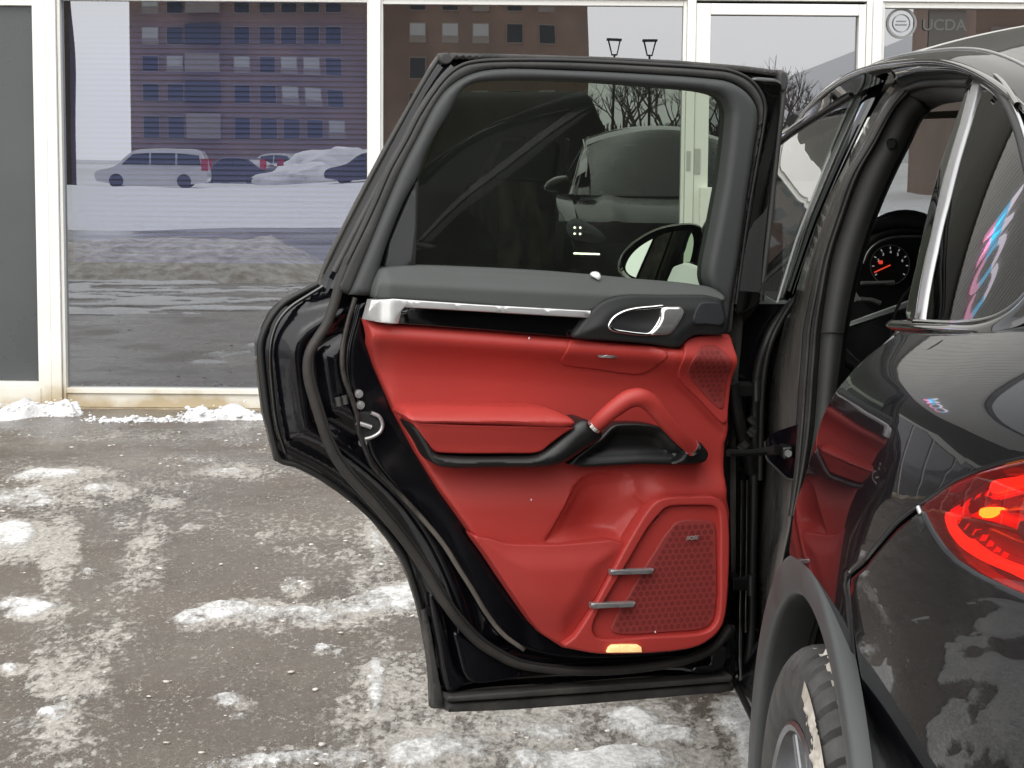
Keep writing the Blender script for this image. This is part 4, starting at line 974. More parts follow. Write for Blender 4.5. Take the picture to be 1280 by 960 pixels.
# ---- red upholstery
RED = [(458, 400), (477, 403.5), (540, 407), (600, 411.5), (713, 421.5), (760, 427), (815, 431.5), (850, 435.5), (860, 426), (872, 420), (910, 418), (912, 470), (912, 545), (909, 585), (907, 622), (911, 640), (910, 737), (905, 778), (896, 794), (874, 808), (839, 815), (768, 818.6), (740, 817), (704, 810), (679, 794), (661.7, 772.5), (637, 737), (591, 668), (555, 617), (524, 567), (497, 516), (474, 462), (463, 430)]
POCK = [(676, 678), (697, 641), (718, 606), (728, 597), (740, 592), (768, 589), (784, 591.5), (791, 600), (794, 617), (812, 634), (797, 655), (782, 679)]
POCKp = np.array(POCK, float)
def red_x(p, d):
    x, y = p[:, 0], p[:, 1]; tilt = (x - 480) * .07
    yy = y - tilt
    h = .022 * np.exp(-((yy - 418) / 16) ** 2) - .012 * sstep(yy, 425, 470) + .004 * np.exp(-((yy - 480) / 40) ** 2) * -1
    h = h - .012 * (1 - sstep(x, 462, 500)) * sstep(y, 420, 500) * (1 - sstep(y, 560, 640))
    # fold running down to the right under the small speaker
    q = (x - 828) * .724 - (y - 457) * .690
    h = h + .014 * sstep(q, -7, 5) * sstep(x, 800, 840) * (1 - sstep(y, 545, 585))
    # lower door: swells outwards under the arm rest
    h = h + .020 * sstep(y, 575, 640) - .006 * sstep(y, 740, 815)
    # band above the speaker surround: rolled
    h = h + .010 * np.exp(-((y - 612) / 14) ** 2) * sstep(x, 800, 830)
    # bottle pocket: hollow that deepens to the right and down
    ins = in_poly(p, POCKp); ed = edge_dist(p, POCKp)
    h = h - np.where(ins, .007 * sstep(ed, 0, 5) + .036 * np.exp(-((x - 748) / 40) ** 2 - ((y - 655) / 44) ** 2) * sstep(ed, 0, 18), 0)
    return h
dpart('upholstery', RED, .026, .04, M['red'], .008, 0, extra=red_x, step=.0046, bstep=.006, label='red leather door card')
dpart('pocket_front', [(592.6, 669.5), (603, 672), (612, 673), (622, 676), (634, 679.5), (700, 681), (782, 679.5), (762, 716), (740, 757), (725, 784), (718, 795), (711, 803), (704, 806), (692, 801), (679, 792), (662, 771), (638, 737), (612, 698)], .053, .05, M['red_plain'], .0035, 3, extra=lambda p, d: .010 * sstep(d, 0, .05) - .012 * sstep(p[:, 1], 740, 806), step=.007, label='red moulded door pocket')
SURO = [(705, 807), (717, 797), (727, 783), (742, 757), (764, 716), (784, 679), (797, 657), (808, 640), (820, 627), (838, 621.5), (866, 620.5), (894, 621), (905, 628), (910.5, 645), (909.5, 737), (904, 779), (894, 794), (874, 807.5), (839, 814.5), (768, 818), (740, 816.5), (720, 812)]
GRI = [(828, 639), (834, 634.5), (844, 632.5), (870, 632), (890, 632.5), (897, 636), (899.5, 646), (899.5, 700), (898.5, 765), (894, 780), (886, 788), (871, 792.5), (810, 796), (760, 799.5), (747, 797), (741, 789), (743, 775), (765, 735), (789, 694.6), (810, 660)]
M['grille'] = mat('red_speaker_mesh', (.245, .026, .022), .6, bump=.5, bscale=900); M['hex_shade'] = mat('shaded_hole_red', (.15, .013, .011), .7)  # flat hexagons, coloured darker to imitate shade in mesh holes
def honeycomb(name, pts, n0, parent, pitch=.0125, ex=None):
    poly = dpoly(pts, n0, 3, .008); lo, hi = poly.min(0), poly.max(0); v = []; f = []; j = 0; y = lo[1]
    while y < hi[1]:
        x = lo[0] + (pitch / 2 if j % 2 else 0)
        while x < hi[0]:
            q = np.array([[x, y]])
            if in_poly(q, poly)[0] and edge_dist(q, poly)[0] > pitch * .55:
                k = len(v); w6 = np.array([[x + pitch * .40 * math.cos(R(30 + 60 * i)), y + pitch * .40 * math.sin(R(30 + 60 * i))] for i in range(6)]); hh = ex(px_of(w6, n0), None) if ex else np.zeros(6); v += [dplace(p[0], p[1], n0 + h_) for p, h_ in zip(w6, hh)]; f.append(tuple(range(k, k + 6)))
            x += pitch
        y += pitch * .866; j += 1
    o = mk(name, v, f, M['hex_shade'], parent); o['kind'] = 'stuff'; return o
dpart('speaker_surround', SURO, .060, .06, M['red_plain'], .0045, 3, holes=[GRI], extra=lambda p, d: .004 * np.sin((p[:, 1] - 620) / 200 * 3.1), step=.006, label='red speaker surround')
dpart('speaker_recess', GRI, .050, .01, M['red_plain'], 0, 3, step=.012)
SG = [(841, 657), (850, 651), (880, 650), (893, 654), (896, 690), (895, 762), (890, 778), (880, 786), (840, 790), (772, 793), (764, 788), (768, 775), (790, 737), (815, 695)]
spg = dpart('speaker_grille', SG, .0535, .004, M['grille'], .003, 3, step=.012, label='round-cornered speaker mesh with honeycomb pattern')
for (a, b, c, d_) in (((764, 713), (818, 711.5), (815.5, 717.5), (764, 719)), ((739.6, 754.5), (795, 753), (792, 759), (739.6, 761))):
    dpart('metal_bar', [a, b, c, d_], .072, .014, M['dark_chrome'], .0015, 0, step=.006)
dpart('upper_speaker', [(850, 430), (856, 423), (866, 420), (908, 419.5), (910.5, 424), (910, 525), (907, 530), (902, 528), (875, 500), (848, 474), (845, 466), (844.5, 450)], .0310, .02, M['red_plain'], .0022, 3, extra=red_x, step=.006)
UG = [(868, 433), (885, 430), (897, 437), (905, 450), (906, 480), (904, 512), (896, 508), (872, 484), (857, 466), (856, 450)]
ug = dpart('upper_speaker_grille', UG, .0330, .004, M['grille'], .0015, 4, extra=red_x, step=.006)
dpart('switch_flap', [(709.5, 424), (704, 437), (700.5, 449), (704, 456), (716, 458.5), (745, 462), (792, 468.5), (807, 467), (818, 458), (826.5, 437), (760, 430)], .0300, .02, M['red'], .0022, 3, extra=red_x, step=.005)
dpart('flap_pull', [(748.5, 442.5), (770, 444), (772, 446.5), (770, 448.5), (750, 447), (747.5, 445)], .050, .012, M['dark_chrome'], .0015, 0, step=.004)
honeycomb('grille_hole_shade', SG, .0539, rear_door); honeycomb('grille_hole_shade', UG, .0337, rear_door, .0105, red_x)
# arm rest
def arm_x(p, d): return .0 * p[:, 0]
dpart('armrest_base', [(514, 530), (530, 540), (545, 566), (560, 570), (640, 571), (672, 569), (690, 558), (712, 537), (727, 525.5), (738, 526), (754, 541), (754, 548), (732, 563), (709, 578), (690, 584.5), (620, 586), (553, 584.5), (541, 577), (530, 557)], .088, .075, M['black_plastic'], .010, 3, extra=lambda p, d: .006 * sstep(d, 0, .02), step=.006, label='black armrest base running up to the pull handle')
dpart('armrest_side', [(517, 527), (560, 530), (640, 532), (719, 533.5), (706, 543), (690, 557), (679, 566.5), (640, 568.5), (560, 568), (546, 566), (535, 553), (524, 538)], .097, .08, M['red'], .004, 3, extra=lambda p, d: -.014 * sstep(p[:, 1], 530, 570), step=.006)
dpart('armrest_pad', [(510, 521), (513, 514.5), (524, 511), (580, 510.5), (650, 511.5), (692, 513), (706, 518), (719, 526), (719.5, 533), (640, 532), (560, 530), (518, 528.5)], .108, .085, M['red'], .010, 3, extra=lambda p, d: -.035 * (1 - sstep(p[:, 1], 508, 528)), step=.005, label='red padded armrest top with a stitched edge')
st_ = MB(); sp = catmull([d3(x, y, .1075) for x, y in ((520, 530), (560, 532), (640, 534), (716, 535.5))], 1)
sp = resample(sp, .0042)
for a, b in zip(sp[:-1:1], sp[1::1]):
    a = Vector(a); b = Vector(b); st_.tube([a, a + (b - a) * .72], .0006, 5)
st_.build('stitching', M['thread'], rear_door)
# recess and pull handle
dpart('handle_recess', [(752, 546), (766, 532), (781, 529), (827, 534), (846, 552), (862, 565), (876, 560), (884, 565), (882, 577), (870, 581), (800, 581), (712, 581)], .052, .03, M['black_plastic'], .006, 3, extra=lambda p, d: -.020 * sstep(d, .004, .03), step=.007)
dpart('handle_foot', [(858, 566), (866, 560), (876, 552.5), (881, 558), (887, 568), (883, 577), (872, 580), (840, 580), (852, 573)], .074, .05, M['black_plastic'], .007, 3, step=.006)
grip = [(744, 532, .0), (756, 521, .012), (772, 508, .020), (786, 499, .024), (799, 497, .026), (812, 503, .024), (830, 523, .020), (850, 545, .012), (866, 560, .0)]
gpts = catmull([d3(x, y, .092 + n) for x, y, n in grip], 8)
tube('pull_handle', [Vector(p) for p in gpts], [.0135 + .0035 * math.sin(math.pi * k / (len(gpts) - 1)) for k in range(len(gpts))], M['red'], rear_door, 18, 1.0, DN, 70)['label'] = 'red leather pull handle'
for k0, k1 in ((0, 2), (-3, -1)):
    q = gpts[k0:k1 if k1 != -1 else None]; c = Vector(gpts[k0]); dd = (Vector(gpts[k1]) - c).normalized()
    tube('handle_collar', [c - dd * .0035, c + dd * .0035] if k0 == 0 else [Vector(gpts[-1]) - dd * .0035, Vector(gpts[-1]) + dd * .0035], .0150, M['chrome'], rear_door, 20, 1.0, DN)
# courtesy lamp and badge
dpart('courtesy_lamp', [(759.5, 816), (762, 810), (766, 807), (780, 806.2), (798, 806.5), (802, 809), (803, 815.5), (780, 816)], .070, .012, M['lamp'], .002, 0, step=.006)
bc_ = d3(865, 672.5, .0585)
rot = Matrix((( -DU).to_tuple(), (0, 0, 1), DN.to_tuple())).transposed().to_4x4()
text_mesh('badge', 'BOSE', .0100, M['silver'], rear_door, Matrix.Translation(bc_) @ rot, .0008, shear=.35)
sb_ = blob(.010, .006, .008, 5, 2, .4); so_ = base_obj('snow_clump', sb_, M['snow'], smooth=180); so_.location = d3(745, 346, .030); so_.rotation_euler = (0, .5, .3)
tag(so_, 'tiny clump of snow on the window ledge of the open door', 'snow')
for k, (x, y) in enumerate(((664, 625), (819, 790), (661, 423), (730, 549))):
    c = inst(so_, d3(x, y, .075 if y > 600 else .055), rot=(k, 1, 2), scale=.22, name='snow_speck'); tag(c, ('white snow speck on the red panel above the door pocket', 'white snow speck at the lower edge of the speaker mesh', 'white snow speck under the gloss black trim strip', 'white snow speck on the black armrest base')[k], 'snow', 'snow specks on the door trim')
# ------------------------------------------------------------------ body surfaces
def smooth_interp(xs, ys):
    xs = np.array(xs, float); ys = np.array(ys, float); mm = np.gradient(ys, xs)
    def f(x):
        x = np.clip(np.asarray(x, float), xs[0], xs[-1]); i = np.clip(np.searchsorted(xs, x) - 1, 0, len(xs) - 2)
        h = xs[i + 1] - xs[i]; t = (x - xs[i]) / h
        return (2*t**3 - 3*t**2 + 1)*ys[i] + (t**3 - 2*t**2 + t)*h*mm[i] + (-2*t**3 + 3*t**2)*ys[i+1] + (t**3 - t**2)*h*mm[i+1]
    return f
AW, ZW = 2.65, .38                                        # rear axle
PLAN = smooth_interp([1.45, 1.65, 1.8, 2.0, 2.2, 2.4, 2.65, 2.9, 3.2, 3.7, 4.5, 5.2, 5.6, 6.0, 6.3, 6.5], [1.05, .78, .655, .555, .49, .458, .443, .446, .452, .458, .455, .45, .455, .50, .60, .8])
PROF = smooth_interp([.30, .45, .6, .75, .9, .98, 1.05, 1.10, 1.15, 1.20, 1.26], [.075, .055, .035, .015, .002, .000, .004, .013, .032, .092, .20])
def bside(a, z): return PLAN(a) + PROF(z)
def bbump(a, z):
    wgt = 1 - sstep(np.asarray(a, float), 2.3, 2.62)
    return PLAN(a) + PROF(z) - .008 + wgt * (.10 * np.clip(.92 - np.asarray(z, float), 0, 1) ** 1.25)
def bgreen(a, z):                                          # side glass and pillars lean inwards
    a = np.asarray(a, float); z = np.asarray(z, float)
    return .552 + (z - 1.215) * .48 + .26 * np.clip(z - 1.215, 0, 1) ** 2 + .45 * np.clip(2.66 - a, 0, 2) ** 2 + .05 * np.clip(a - 4.3, 0, 3) ** 2
def hit(px, py, bf, a0=1.35, a1=7.0):
    """where the pixel's ray meets the body surface b = bf(a, z); returns (a, z)"""
    d = ray(px, py); da, db, dz = d.dot(CF), d.dot(CR), d.z
    t = np.linspace(a0, a1, 4000); z = CAM_H + dz / da * t; b = db / da * t
    g = b - bf(t, z); k = np.where((g[:-1] < 0) & (g[1:] >= 0))[0]
    i = k[-1] if len(k) else int(np.argmin(np.abs(g)))
    return (t[i], z[i])
def spoly(pts, bf, sm=4, step=.012):
    P = np.array([(-p[0], p[1]) for p in (hit(x, y, bf) if not isinstance(x, str) else y for x, y in pts)])
    if sm: P = catmull(P, sm, True); return resample(P, step, True)
    return resample_keep(P, step)
def splace(bf):
    return lambda s_, z, h: car(-s_, float(bf(-s_, z)) - h, z)
def body(name, poly, bf, off, thick, mt, rnd=.006, step=.02, holes=(), parent=suv, label=None, smooth=45):
    o = sheet(name, poly, splace(bf), lambda P, d: np.full(len(P), float(off)), thick, mt, parent, holes, step, rnd, smooth)
    if label: o['label'] = label
    return o
def arc(r_, f0, f1, n=14, aw=AW):                           # wheel-arch points, angle 0 = straight up, + = towards the rear
    return [(-(aw - r_ * math.sin(R(f))), ZW + r_ * math.cos(R(f))) for f in np.linspace(f0, f1, n)]

# rear quarter panel
edge = [(1118, 411), (1108, 424), (1100, 432), (1083, 444), (1066, 461), (1052, 477), (1037.5, 498), (1027, 521), (1019, 546), (1012, 571), (1004, 598), (995, 622), (990, 649), (985.5, 690)]
seam = [(1057, 721), (1081, 702), (1122.5, 654), (1150, 633)]
tl_top = [(1168, 621.5), (1193, 605), (1222, 592), (1248, 584), (1280, 576.7), (1330, 570)]
topq = [(1345, 470), (1335, 412), (1300, 402), (1262, 410), (1230, 414), (1180, 414)]
E = [(-hit(x, y, bside)[0], hit(x, y, bside)[1]) for x, y in edge]
A_ = arc(.462, -12, 34)
Sm = [(-hit(x, y, bside)[0], hit(x, y, bside)[1]) for x, y in seam + tl_top + topq]
poly = resample_keep(np.array(E + A_ + Sm), .012)
body('quarter_panel', poly, bside, 0, .035, M['paint'], .006, .016, label='glossy black rear quarter panel')
# rear bumper side
tl_low = [(1330, 768), (1280, 744), (1248, 730), (1218, 715), (1193, 698.5), (1177, 682), (1164, 663), (1153, 641)]
B1 = [(-hit(x, y, bbump)[0], hit(x, y, bbump)[1]) for x, y in [(1150, 636), (1122.5, 657), (1081, 705), (1059, 724)]]
B2 = arc(.462, 38, 88, 16); B3 = [(-2.0, .36), (-1.75, .40), (-1.68, .62)]
B4 = [(-hit(x, y, bbump)[0], hit(x, y, bbump)[1]) for x, y in tl_low]
poly = resample_keep(np.array(B1 + B2 + B3 + B4), .012)
body('rear_bumper', poly, bbump, 0, .03, M['paint_bumper'], .006, .016, label='black rear bumper corner with salt and painted snow-reflection streaks')
# front door, front wing
AF = AW + 2.895
FA = [(-(AF - .46 * math.sin(R(f))), ZW + .46 * math.cos(R(f))) for f in np.linspace(88, -88, 24)]
poly = resample_keep(np.array([(-3.80, 1.18), (-3.80, .46), (-4.9, .46)] + FA + [(-6.2, .42), (-6.32, .62), (-6.2, .86), (-5.9, .98), (-5.4, 1.08), (-4.8, 1.17)]), .03)
body('front_door', poly, bside, 0, .03, M['paint'], .006, .05)

# ------------------------------------------------------------------ rear wheel and arch
def ring_band(name, prof, f0, f1, mt, parent=suv, n=64, aw=AW):
    """prof: (radius, b) across the band, swept about the axle"""
    P = catmull(prof, 4); rows = []
    for f in np.linspace(f0, f1, n):
        rows.append([car(aw - r_ * math.sin(R(f)), b, ZW + r_ * math.cos(R(f))) for r_, b in P])
    return grid_mesh(name, rows, mt, parent, 60)
def arch_band():
    P = [(.501, .470), (.500, .452), (.4975, .4475), (.492, .4455), (.470, .4462), (.452, .4490), (.447, .4505), (.4435, .4545), (.4425, .461), (.4425, .49), (.447, .52)]
    rows = [[car(AW - r_ * math.sin(R(f)), b, ZW + r_ * math.cos(R(f))) for r_, b in P] for f in np.linspace(-100, 100, 90)]
    return grid_mesh('wheel_arch_cladding', rows, M['cladding'], suv, 50)
arch_band()['label'] = 'matte grey wheel arch cladding'
rows = []
for f in np.linspace(-105, 105, 60):
    rows.append([car(AW - r_ * math.sin(R(f)), b, ZW + r_ * math.cos(R(f))) for r_, b in ((.444, .51), (.456, .53), (.462, .62), (.455, .72), (.44, .80), (.20, .82))])
grid_mesh('wheel_liner', rows, M['liner'], suv, 40)
for f, b in ((-38, .53), (-18, .56), (-62, .55), (-30, .62)):
    c = car(AW - .459 * math.sin(R(f)), b, ZW + .459 * math.cos(R(f))); nn = (car(AW, b, ZW) - c).normalized()
    t_ = MB(); t_.tube([c - nn * .004, c + nn * .006], .010, 12); t_.build('liner_clip', M['rubber_grey'], suv, 40)
wheel = empty('wheel', car(AW, .56, ZW)); adopt(wheel, suv)
def tyre_mesh():
    prof = [(.262, .455), (.270, .447), (.290, .440), (.318, .438), (.340, .442), (.352, .448), (.362, .456), (.369, .466), (.373, .478), (.374, .492), (.372, .494), (.374, .497), (.376, .53), (.374, .532), (.376, .536), (.377, .57), (.376, .62), (.376, .655), (.373, .68), (.360, .70), (.30, .712), (.262, .70)]
    N = 432; v = []; f = []; m_ = len(prof)
    for i in range(N):
        w_ = 2 * math.pi * i / N
        for j, (r_, b) in enumerate(prof):
            rr_ = r_
            if 5 <= j <= 9 and i % 9 in (0, 1): rr_ -= .011
            
            if j in (10, 13): rr_ -= .008
            if 11 <= j <= 12 and (i + 4) % 9 == 0: rr_ -= .006
            if 14 <= j <= 17 and i % 8 == 3: rr_ -= .006
            v.append(car(AW - rr_ * math.sin(w_), b, ZW + rr_ * math.cos(w_)))
    for i in range(N):
        for j in range(m_ - 1): f.append((i * m_ + j, i * m_ + j + 1, ((i + 1) % N) * m_ + j + 1, ((i + 1) % N) * m_ + j))
    return mk('tyre', v, f, M['tyre'], wheel, 35)
tyre_mesh()
rows = []
for k in range(73):
    w_ = 2 * math.pi * k / 72; rows.append([car(AW - r_ * math.sin(w_), b, ZW + r_ * math.cos(w_)) for r_, b in ((.268, .447), (.262, .443), (.254, .446), (.248, .462), (.240, .50), (.235, .60), (.21, .62))])
grid_mesh('rim', rows, M['rim'], wheel, 40)
sp_v = MB()
for k in range(10):
    w_ = R(k * 36 + 8 + (6 if k % 2 else -6)); ca, sa = math.cos(w_), math.sin(w_)
    def q(r_, t, b): return car(AW - (r_ * sa + t * ca), b, ZW + r_ * ca - t * sa)
    s0 = MB(); s0.hexa([q(.06, -.018, .50), q(.06, .018, .50), q(.06, .016, .47), q(.06, -.016, .47), q(.252, -.014, .49), q(.252, .014, .49), q(.252, .010, .452), q(.252, -.010, .452)]); s0.build('spoke', M['rim'], wheel, bevel=.004)
h_ = MB(); h_.tube([car(AW, .465, ZW), car(AW, .52, ZW)], .07, 20); h_.build('hub', M['rim'], wheel, 40)
d_ = MB(); d_.tube([car(AW, .56, ZW), car(AW, .58, ZW)], .18, 40); d_.build('brake_disc', M['dark_chrome'], wheel, 40)
# snow caught on the tyre: an uneven crust over the shoulder and a smear on the sidewall
def crust(f0, f1, across, thr, amp, seed, nf=150):
    rows = []; n = len(across)
    for i, f in enumerate(np.linspace(f0, f1, nf)):
        k = np.linspace(0, 1, n); ff = np.full(n, f)
        q = fbm(ff * .22 + seed, k * 4.0, 5, seed) - thr - .25 * np.abs(2 * k - 1) ** 3 - .3 * abs(2 * i / (nf - 1) - 1) ** 3
        q = np.clip(q, -.05, 1) * amp
        rows.append([car(AW - (r_ + (h if flat_ else 0)) * math.sin(R(f)), b - (0 if flat_ else h), ZW + (r_ + (h if flat_ else 0)) * math.cos(R(f))) for (r_, b, flat_), h in zip(across, q)])
    return rows
for nm, f0, f1, ac, thr, amp, sd_ in (('a', -9, 34, [(.3735, .470 + .075 * t, True) for t in np.linspace(0, 1, 26)], .42, .07, 3), ('b', 8, 48, [(.285 + .065 * t, .4375 + .004 * abs(2 * t - 1), False) for t in np.linspace(0, 1, 30)], .53, .02, 9)):
    o = grid_mesh('snow_crust', crust(f0, f1, ac, thr, amp, sd_), M['snow_dirty'], None, 180)
    tag(o, {'a': 'snow caked on the tread shoulder of the black SUV tyre', 'b': 'white salt and snow smeared on the tyre sidewall'}[nm], 'snow', kind='stuff')
# front wheels (seen only in reflections)
for b in (.47, 2 * BC - .72):
    t_ = MB(); t_.tube([car(AF, b, ZW), car(AF, b + .25, ZW)], .374, 40); t_.build('wheel', M['tyre'], suv, 40)
t_ = MB(); t_.tube([car(AW, 2 * BC - .72, ZW), car(AW, 2 * BC - .46, ZW)], .374, 40); t_.build('wheel', M['tyre'], suv, 40)

# ------------------------------------------------------------------ tail light
def lens_material():
    mt, n, b, o = nodes('red_lens'); n.nodes.remove(b); L = n.links.new
    t = n.nodes.new('ShaderNodeBsdfTransparent'); t.inputs['Color'].default_value = (1, .16, .11, 1)
    d = n.nodes.new('ShaderNodeBsdfTranslucent'); d.inputs['Color'].default_value = (.85, .03, .02, 1)
    df = n.nodes.new('ShaderNodeBsdfDiffuse'); df.inputs['Color'].default_value = (.55, .014, .010, 1)
    g_ = n.nodes.new('ShaderNodeBsdfGlossy'); g_.inputs['Roughness'].default_value = .02
    m0 = n.nodes.new('ShaderNodeMixShader'); m0.inputs[0].default_value = .12; L(t.outputs[0], m0.inputs[1]); L(df.outputs[0], m0.inputs[2])
    fr = n.nodes.new('ShaderNodeFresnel'); fr.inputs['IOR'].default_value = 1.5
    m1 = n.nodes.new('ShaderNodeMixShader'); L(fr.outputs[0], m1.inputs[0]); L(m0.outputs[0], m1.inputs[1]); L(g_.outputs[0], m1.inputs[2])
    L(m1.outputs[0], o.inputs['Surface']); return mt
M['lens'] = lens_material()
M['lamp_red'] = mat('red_reflector', (.80, .03, .02), .3, emit=(1, .05, .03), estr=.22); M['lamp_bright'] = mat('red_light_guide', (.9, .10, .07), .2, emit=(1, .07, .04), estr=1.0)
M['lamp_smoke'] = mat('smoked_reflector', (.30, .27, .25), .25, metal=.5); M['amber'] = mat('amber_lamp', (.9, .35, .02), .3, emit=(1, .42, .04), estr=5.0)
M['lamp_dark'] = mat('dark_red_housing', (.10, .008, .006), .4)
LENS = [(1152, 635.5), (1160, 627), (1170, 620), (1193, 604.5), (1222.5, 591.5), (1247.5, 583.5), (1280, 576), (1330, 569), (1345, 650), (1335, 770), (1280, 744), (1247.5, 730), (1218, 715), (1193, 698.5), (1176.7, 682), (1164, 663)]
lens_p = spoly(LENS, bside, 3, .008)
tl = body('taillight', lens_p, bside, -.030, .02, M['lamp_dark'], .004, .014); tl['label'] = 'red wraparound taillight'
def lamp_part(name, pts, off, mt, th=.010, rnd=.003, sm=3):
    return body(name, spoly(pts, bside, sm, .006), bside, off, th, mt, rnd, .010, parent=tl)
lamp_part('reflector', [(1163, 640), (1180, 628), (1212, 612), (1250, 602), (1262, 612), (1225, 622), (1196, 634), (1172, 650)], -.018, M['lamp_red'])
lamp_part('light_guide', [(1167, 640), (1171, 640), (1178, 658), (1190, 672), (1212, 690), (1250, 707), (1290, 720), (1288, 732), (1248, 716), (1208, 698), (1184, 680), (1172, 662)], -.010, M['lamp_bright'])
lamp_part('light_guide', [(1222, 604), (1254, 596), (1300, 590), (1302, 604), (1256, 610), (1226, 617)], -.010, M['lamp_bright'])
lamp_part('light_guide', [(1196, 645), (1222, 634), (1250, 644), (1292, 662), (1290, 674), (1250, 660), (1222, 652)], -.012, M['lamp_red'])
lamp_part('smoked_window', [(1217, 660), (1232, 664), (1262, 676), (1300, 692), (1300, 712), (1262, 700), (1236, 688), (1224, 676)], -.012, M['lamp_smoke'])
lamp_part('smoked_window', [(1236, 640), (1258, 622), (1300, 612), (1300, 646), (1268, 640)], -.014, M['lamp_smoke'])
lamp_part('dark_panel', [(1196, 628), (1214, 620), (1222, 632), (1205, 642), (1192, 640)], -.013, M['lamp_dark'])  # darker panels set inside the lamp
lamp_part('dark_panel', [(1258, 655), (1270, 650), (1282, 672), (1272, 680), (1262, 672)], -.009, M['dark_gap'])
lamp_part('dark_panel', [(1176, 652), (1192, 648), (1206, 668), (1196, 674), (1184, 664)], -.014, M['lamp_dark'])
lamp_part('dark_panel', [(1240, 586), (1262, 582), (1266, 590), (1246, 594)], -.008, M['lamp_dark'])
lamp_part('indicator_bulb', [(1213, 638), (1222, 634), (1234, 636), (1236, 641), (1226, 647), (1216, 646)], -.006, M['amber'])
for k in range(7):
    x0 = 1180 + k * 9; y0 = 655 + k * 7
    lamp_part('lens_rib', [(x0, y0), (x0 + 5, y0 - 8), (x0 + 7, y0 - 8), (x0 + 2, y0)], -.012, M['lamp_red'], .006, .001, 0)
for k in range(6):
    x0 = 1180 + k * 12; y0 = 633 - k * 4.5
    lamp_part('lens_rib', [(x0, y0), (x0 + 7, y0 - 12), (x0 + 9, y0 - 12), (x0 + 2, y0)], -.015, M['lamp_dark'], .006, .001, 0)
body('lens', lens_p, bside, .004, .0005, M['lens'], .004, .012, parent=tl)
edge3 = [car(h[0], float(bside(*h)) - .003, h[1]) for h in (hit(x, y, bside) for x, y in [(1151, 634), (1156, 646), (1164, 664), (1177, 683), (1193, 700), (1218, 716.5), (1248, 731.5), (1280, 746), (1320, 765)])]
tube('light_edge', [Vector(p) for p in catmull(edge3, 5)], .0030, M['dark_chrome'], tl, 8)

# ------------------------------------------------------------------ roof and greenhouse
RZ = smooth_interp([1.75, 1.95, 2.1, 2.3, 2.5, 2.7, 3.0, 3.36, 3.8, 4.2, 4.6, 5.0, 5.3, 5.6], [1.10, 1.22, 1.30, 1.395, 1.465, 1.518, 1.566, 1.584, 1.580, 1.542, 1.474, 1.39, 1.31, 1.20])
RB = smooth_interp([1.75, 2.1, 2.5, 2.7, 3.0, 3.36, 3.8, 4.4, 5.0, 5.6], [.80, .735, .710, .712, .715, .708, .705, .712, .725, .70])
CROWN = smooth_interp([1.75, 2.2, 2.6, 3.0, 3.6, 4.2, 4.8, 5.3, 5.6], [.10, .10, .095, .095, .105, .145, .17, .17, .16])
rows = []
for a in np.linspace(1.78, 4.72, 70):
    b0 = float(RB(a)); hw = BC - b0; r_ = []
    for t in np.linspace(-1, 1, 61):
        tt = np.sign(t) * (1 - (1 - abs(t)) ** 1.6)
        y = tt * hw; z = float(RZ(a)) + float(CROWN(a)) * (1 - abs(tt) ** 2.3) - .012 * max(0, (abs(tt) - .96) / .04) ** 2
        r_.append(car(a, BC + y, z))
    rows.append(r_)
roof = grid_mesh('roof', rows, M['paint'], suv, 180); roof['label'] = 'glossy black curved roof'
# drip moulding along the roof edge; second, pale strip imitates the roof highlight
tube('roof_moulding_glint', [car(a, float(RB(a)) - .004, float(RZ(a)) - .006) for a in np.linspace(2.0, 5.45, 70)], .006, M['gloss_black'], suv, 8)
tube('roof_moulding_glint', [car(a, float(RB(a)) + .045, float(RZ(a)) + float(CROWN(a)) * .147 + .0005) for a in np.linspace(2.4, 4.6, 60)], .0026, M['dark_chrome'], suv, 8)
# windscreen, its pillars and the bonnet
rows = []
for t in np.linspace(0, 1, 16):
    a = 4.80 + .80 * t; zc = 1.665 - .56 * t ** 1.1; hw = .655 + .12 * t
    rows.append([car(a - .16 * s_ * s_, BC + s_ * hw, zc - .15 * s_ * s_ * (1 - t)) for s_ in np.linspace(-1, 1, 25)])
M['screen'] = glass('windscreen_glass', (.92, .95, .93), .02, fres=1.45)
grid_mesh('windscreen', rows, M['screen'], suv, 180)
for s_ in (-1, 1): tube('windscreen_pillar', [car(4.62 + .84 * t, BC + s_ * (.650 + .14 * t), 1.48 - .39 * t ** 1.1) for t in np.linspace(-.02, 1.02, 14)], .035, M['gloss_black'], suv, 10)
tube('screen_header', [car(4.80 - .16 * s_ * s_, BC + s_ * .64, 1.62 - .13 * s_ * s_) for s_ in np.linspace(-1, 1, 15)], .035, M['dark_trim'], suv, 10)
rows = []
for t in np.linspace(0, 1, 26):
    a = 5.52 + .80 * t; z = 1.10 - .09 * t - .11 * t ** 3; hw = .80 - .05 * t
    rows.append([car(a - .20 * t * s_ * s_, BC + s_ * hw, z - .05 * s_ ** 4 + .02 * math.exp(-((abs(s_) - .62) / .10) ** 2)) for s_ in np.linspace(-1, 1, 41)])
grid_mesh('bonnet', rows, M['paint'], suv, 180)
for s0 in (-1, 1):                                       # wing tops
    rows = [[car(a, BC + s0 * (BC - float(bside(a, z))) if u == 0 else BC + s0 * (.80 - .05 * (a - 5.52) / .8), z + (0 if u == 0 else .02)) for u in (0, .5, 1)] for a, z in [(5.3, 1.10), (5.5, 1.07), (5.7, 1.04), (5.9, .99), (6.1, .92), (6.2, .86)]]
    grid_mesh('wing_top', rows, M['paint'], suv, 180)
rows = []
for z in np.linspace(.22, .905, 20):
    rows.append([car(6.46 - .30 * abs(s_) ** 2.6 - .06 * ((z - .55) / .35) ** 2, BC + s_ * .93, z) for s_ in np.linspace(-1, 1, 41)])
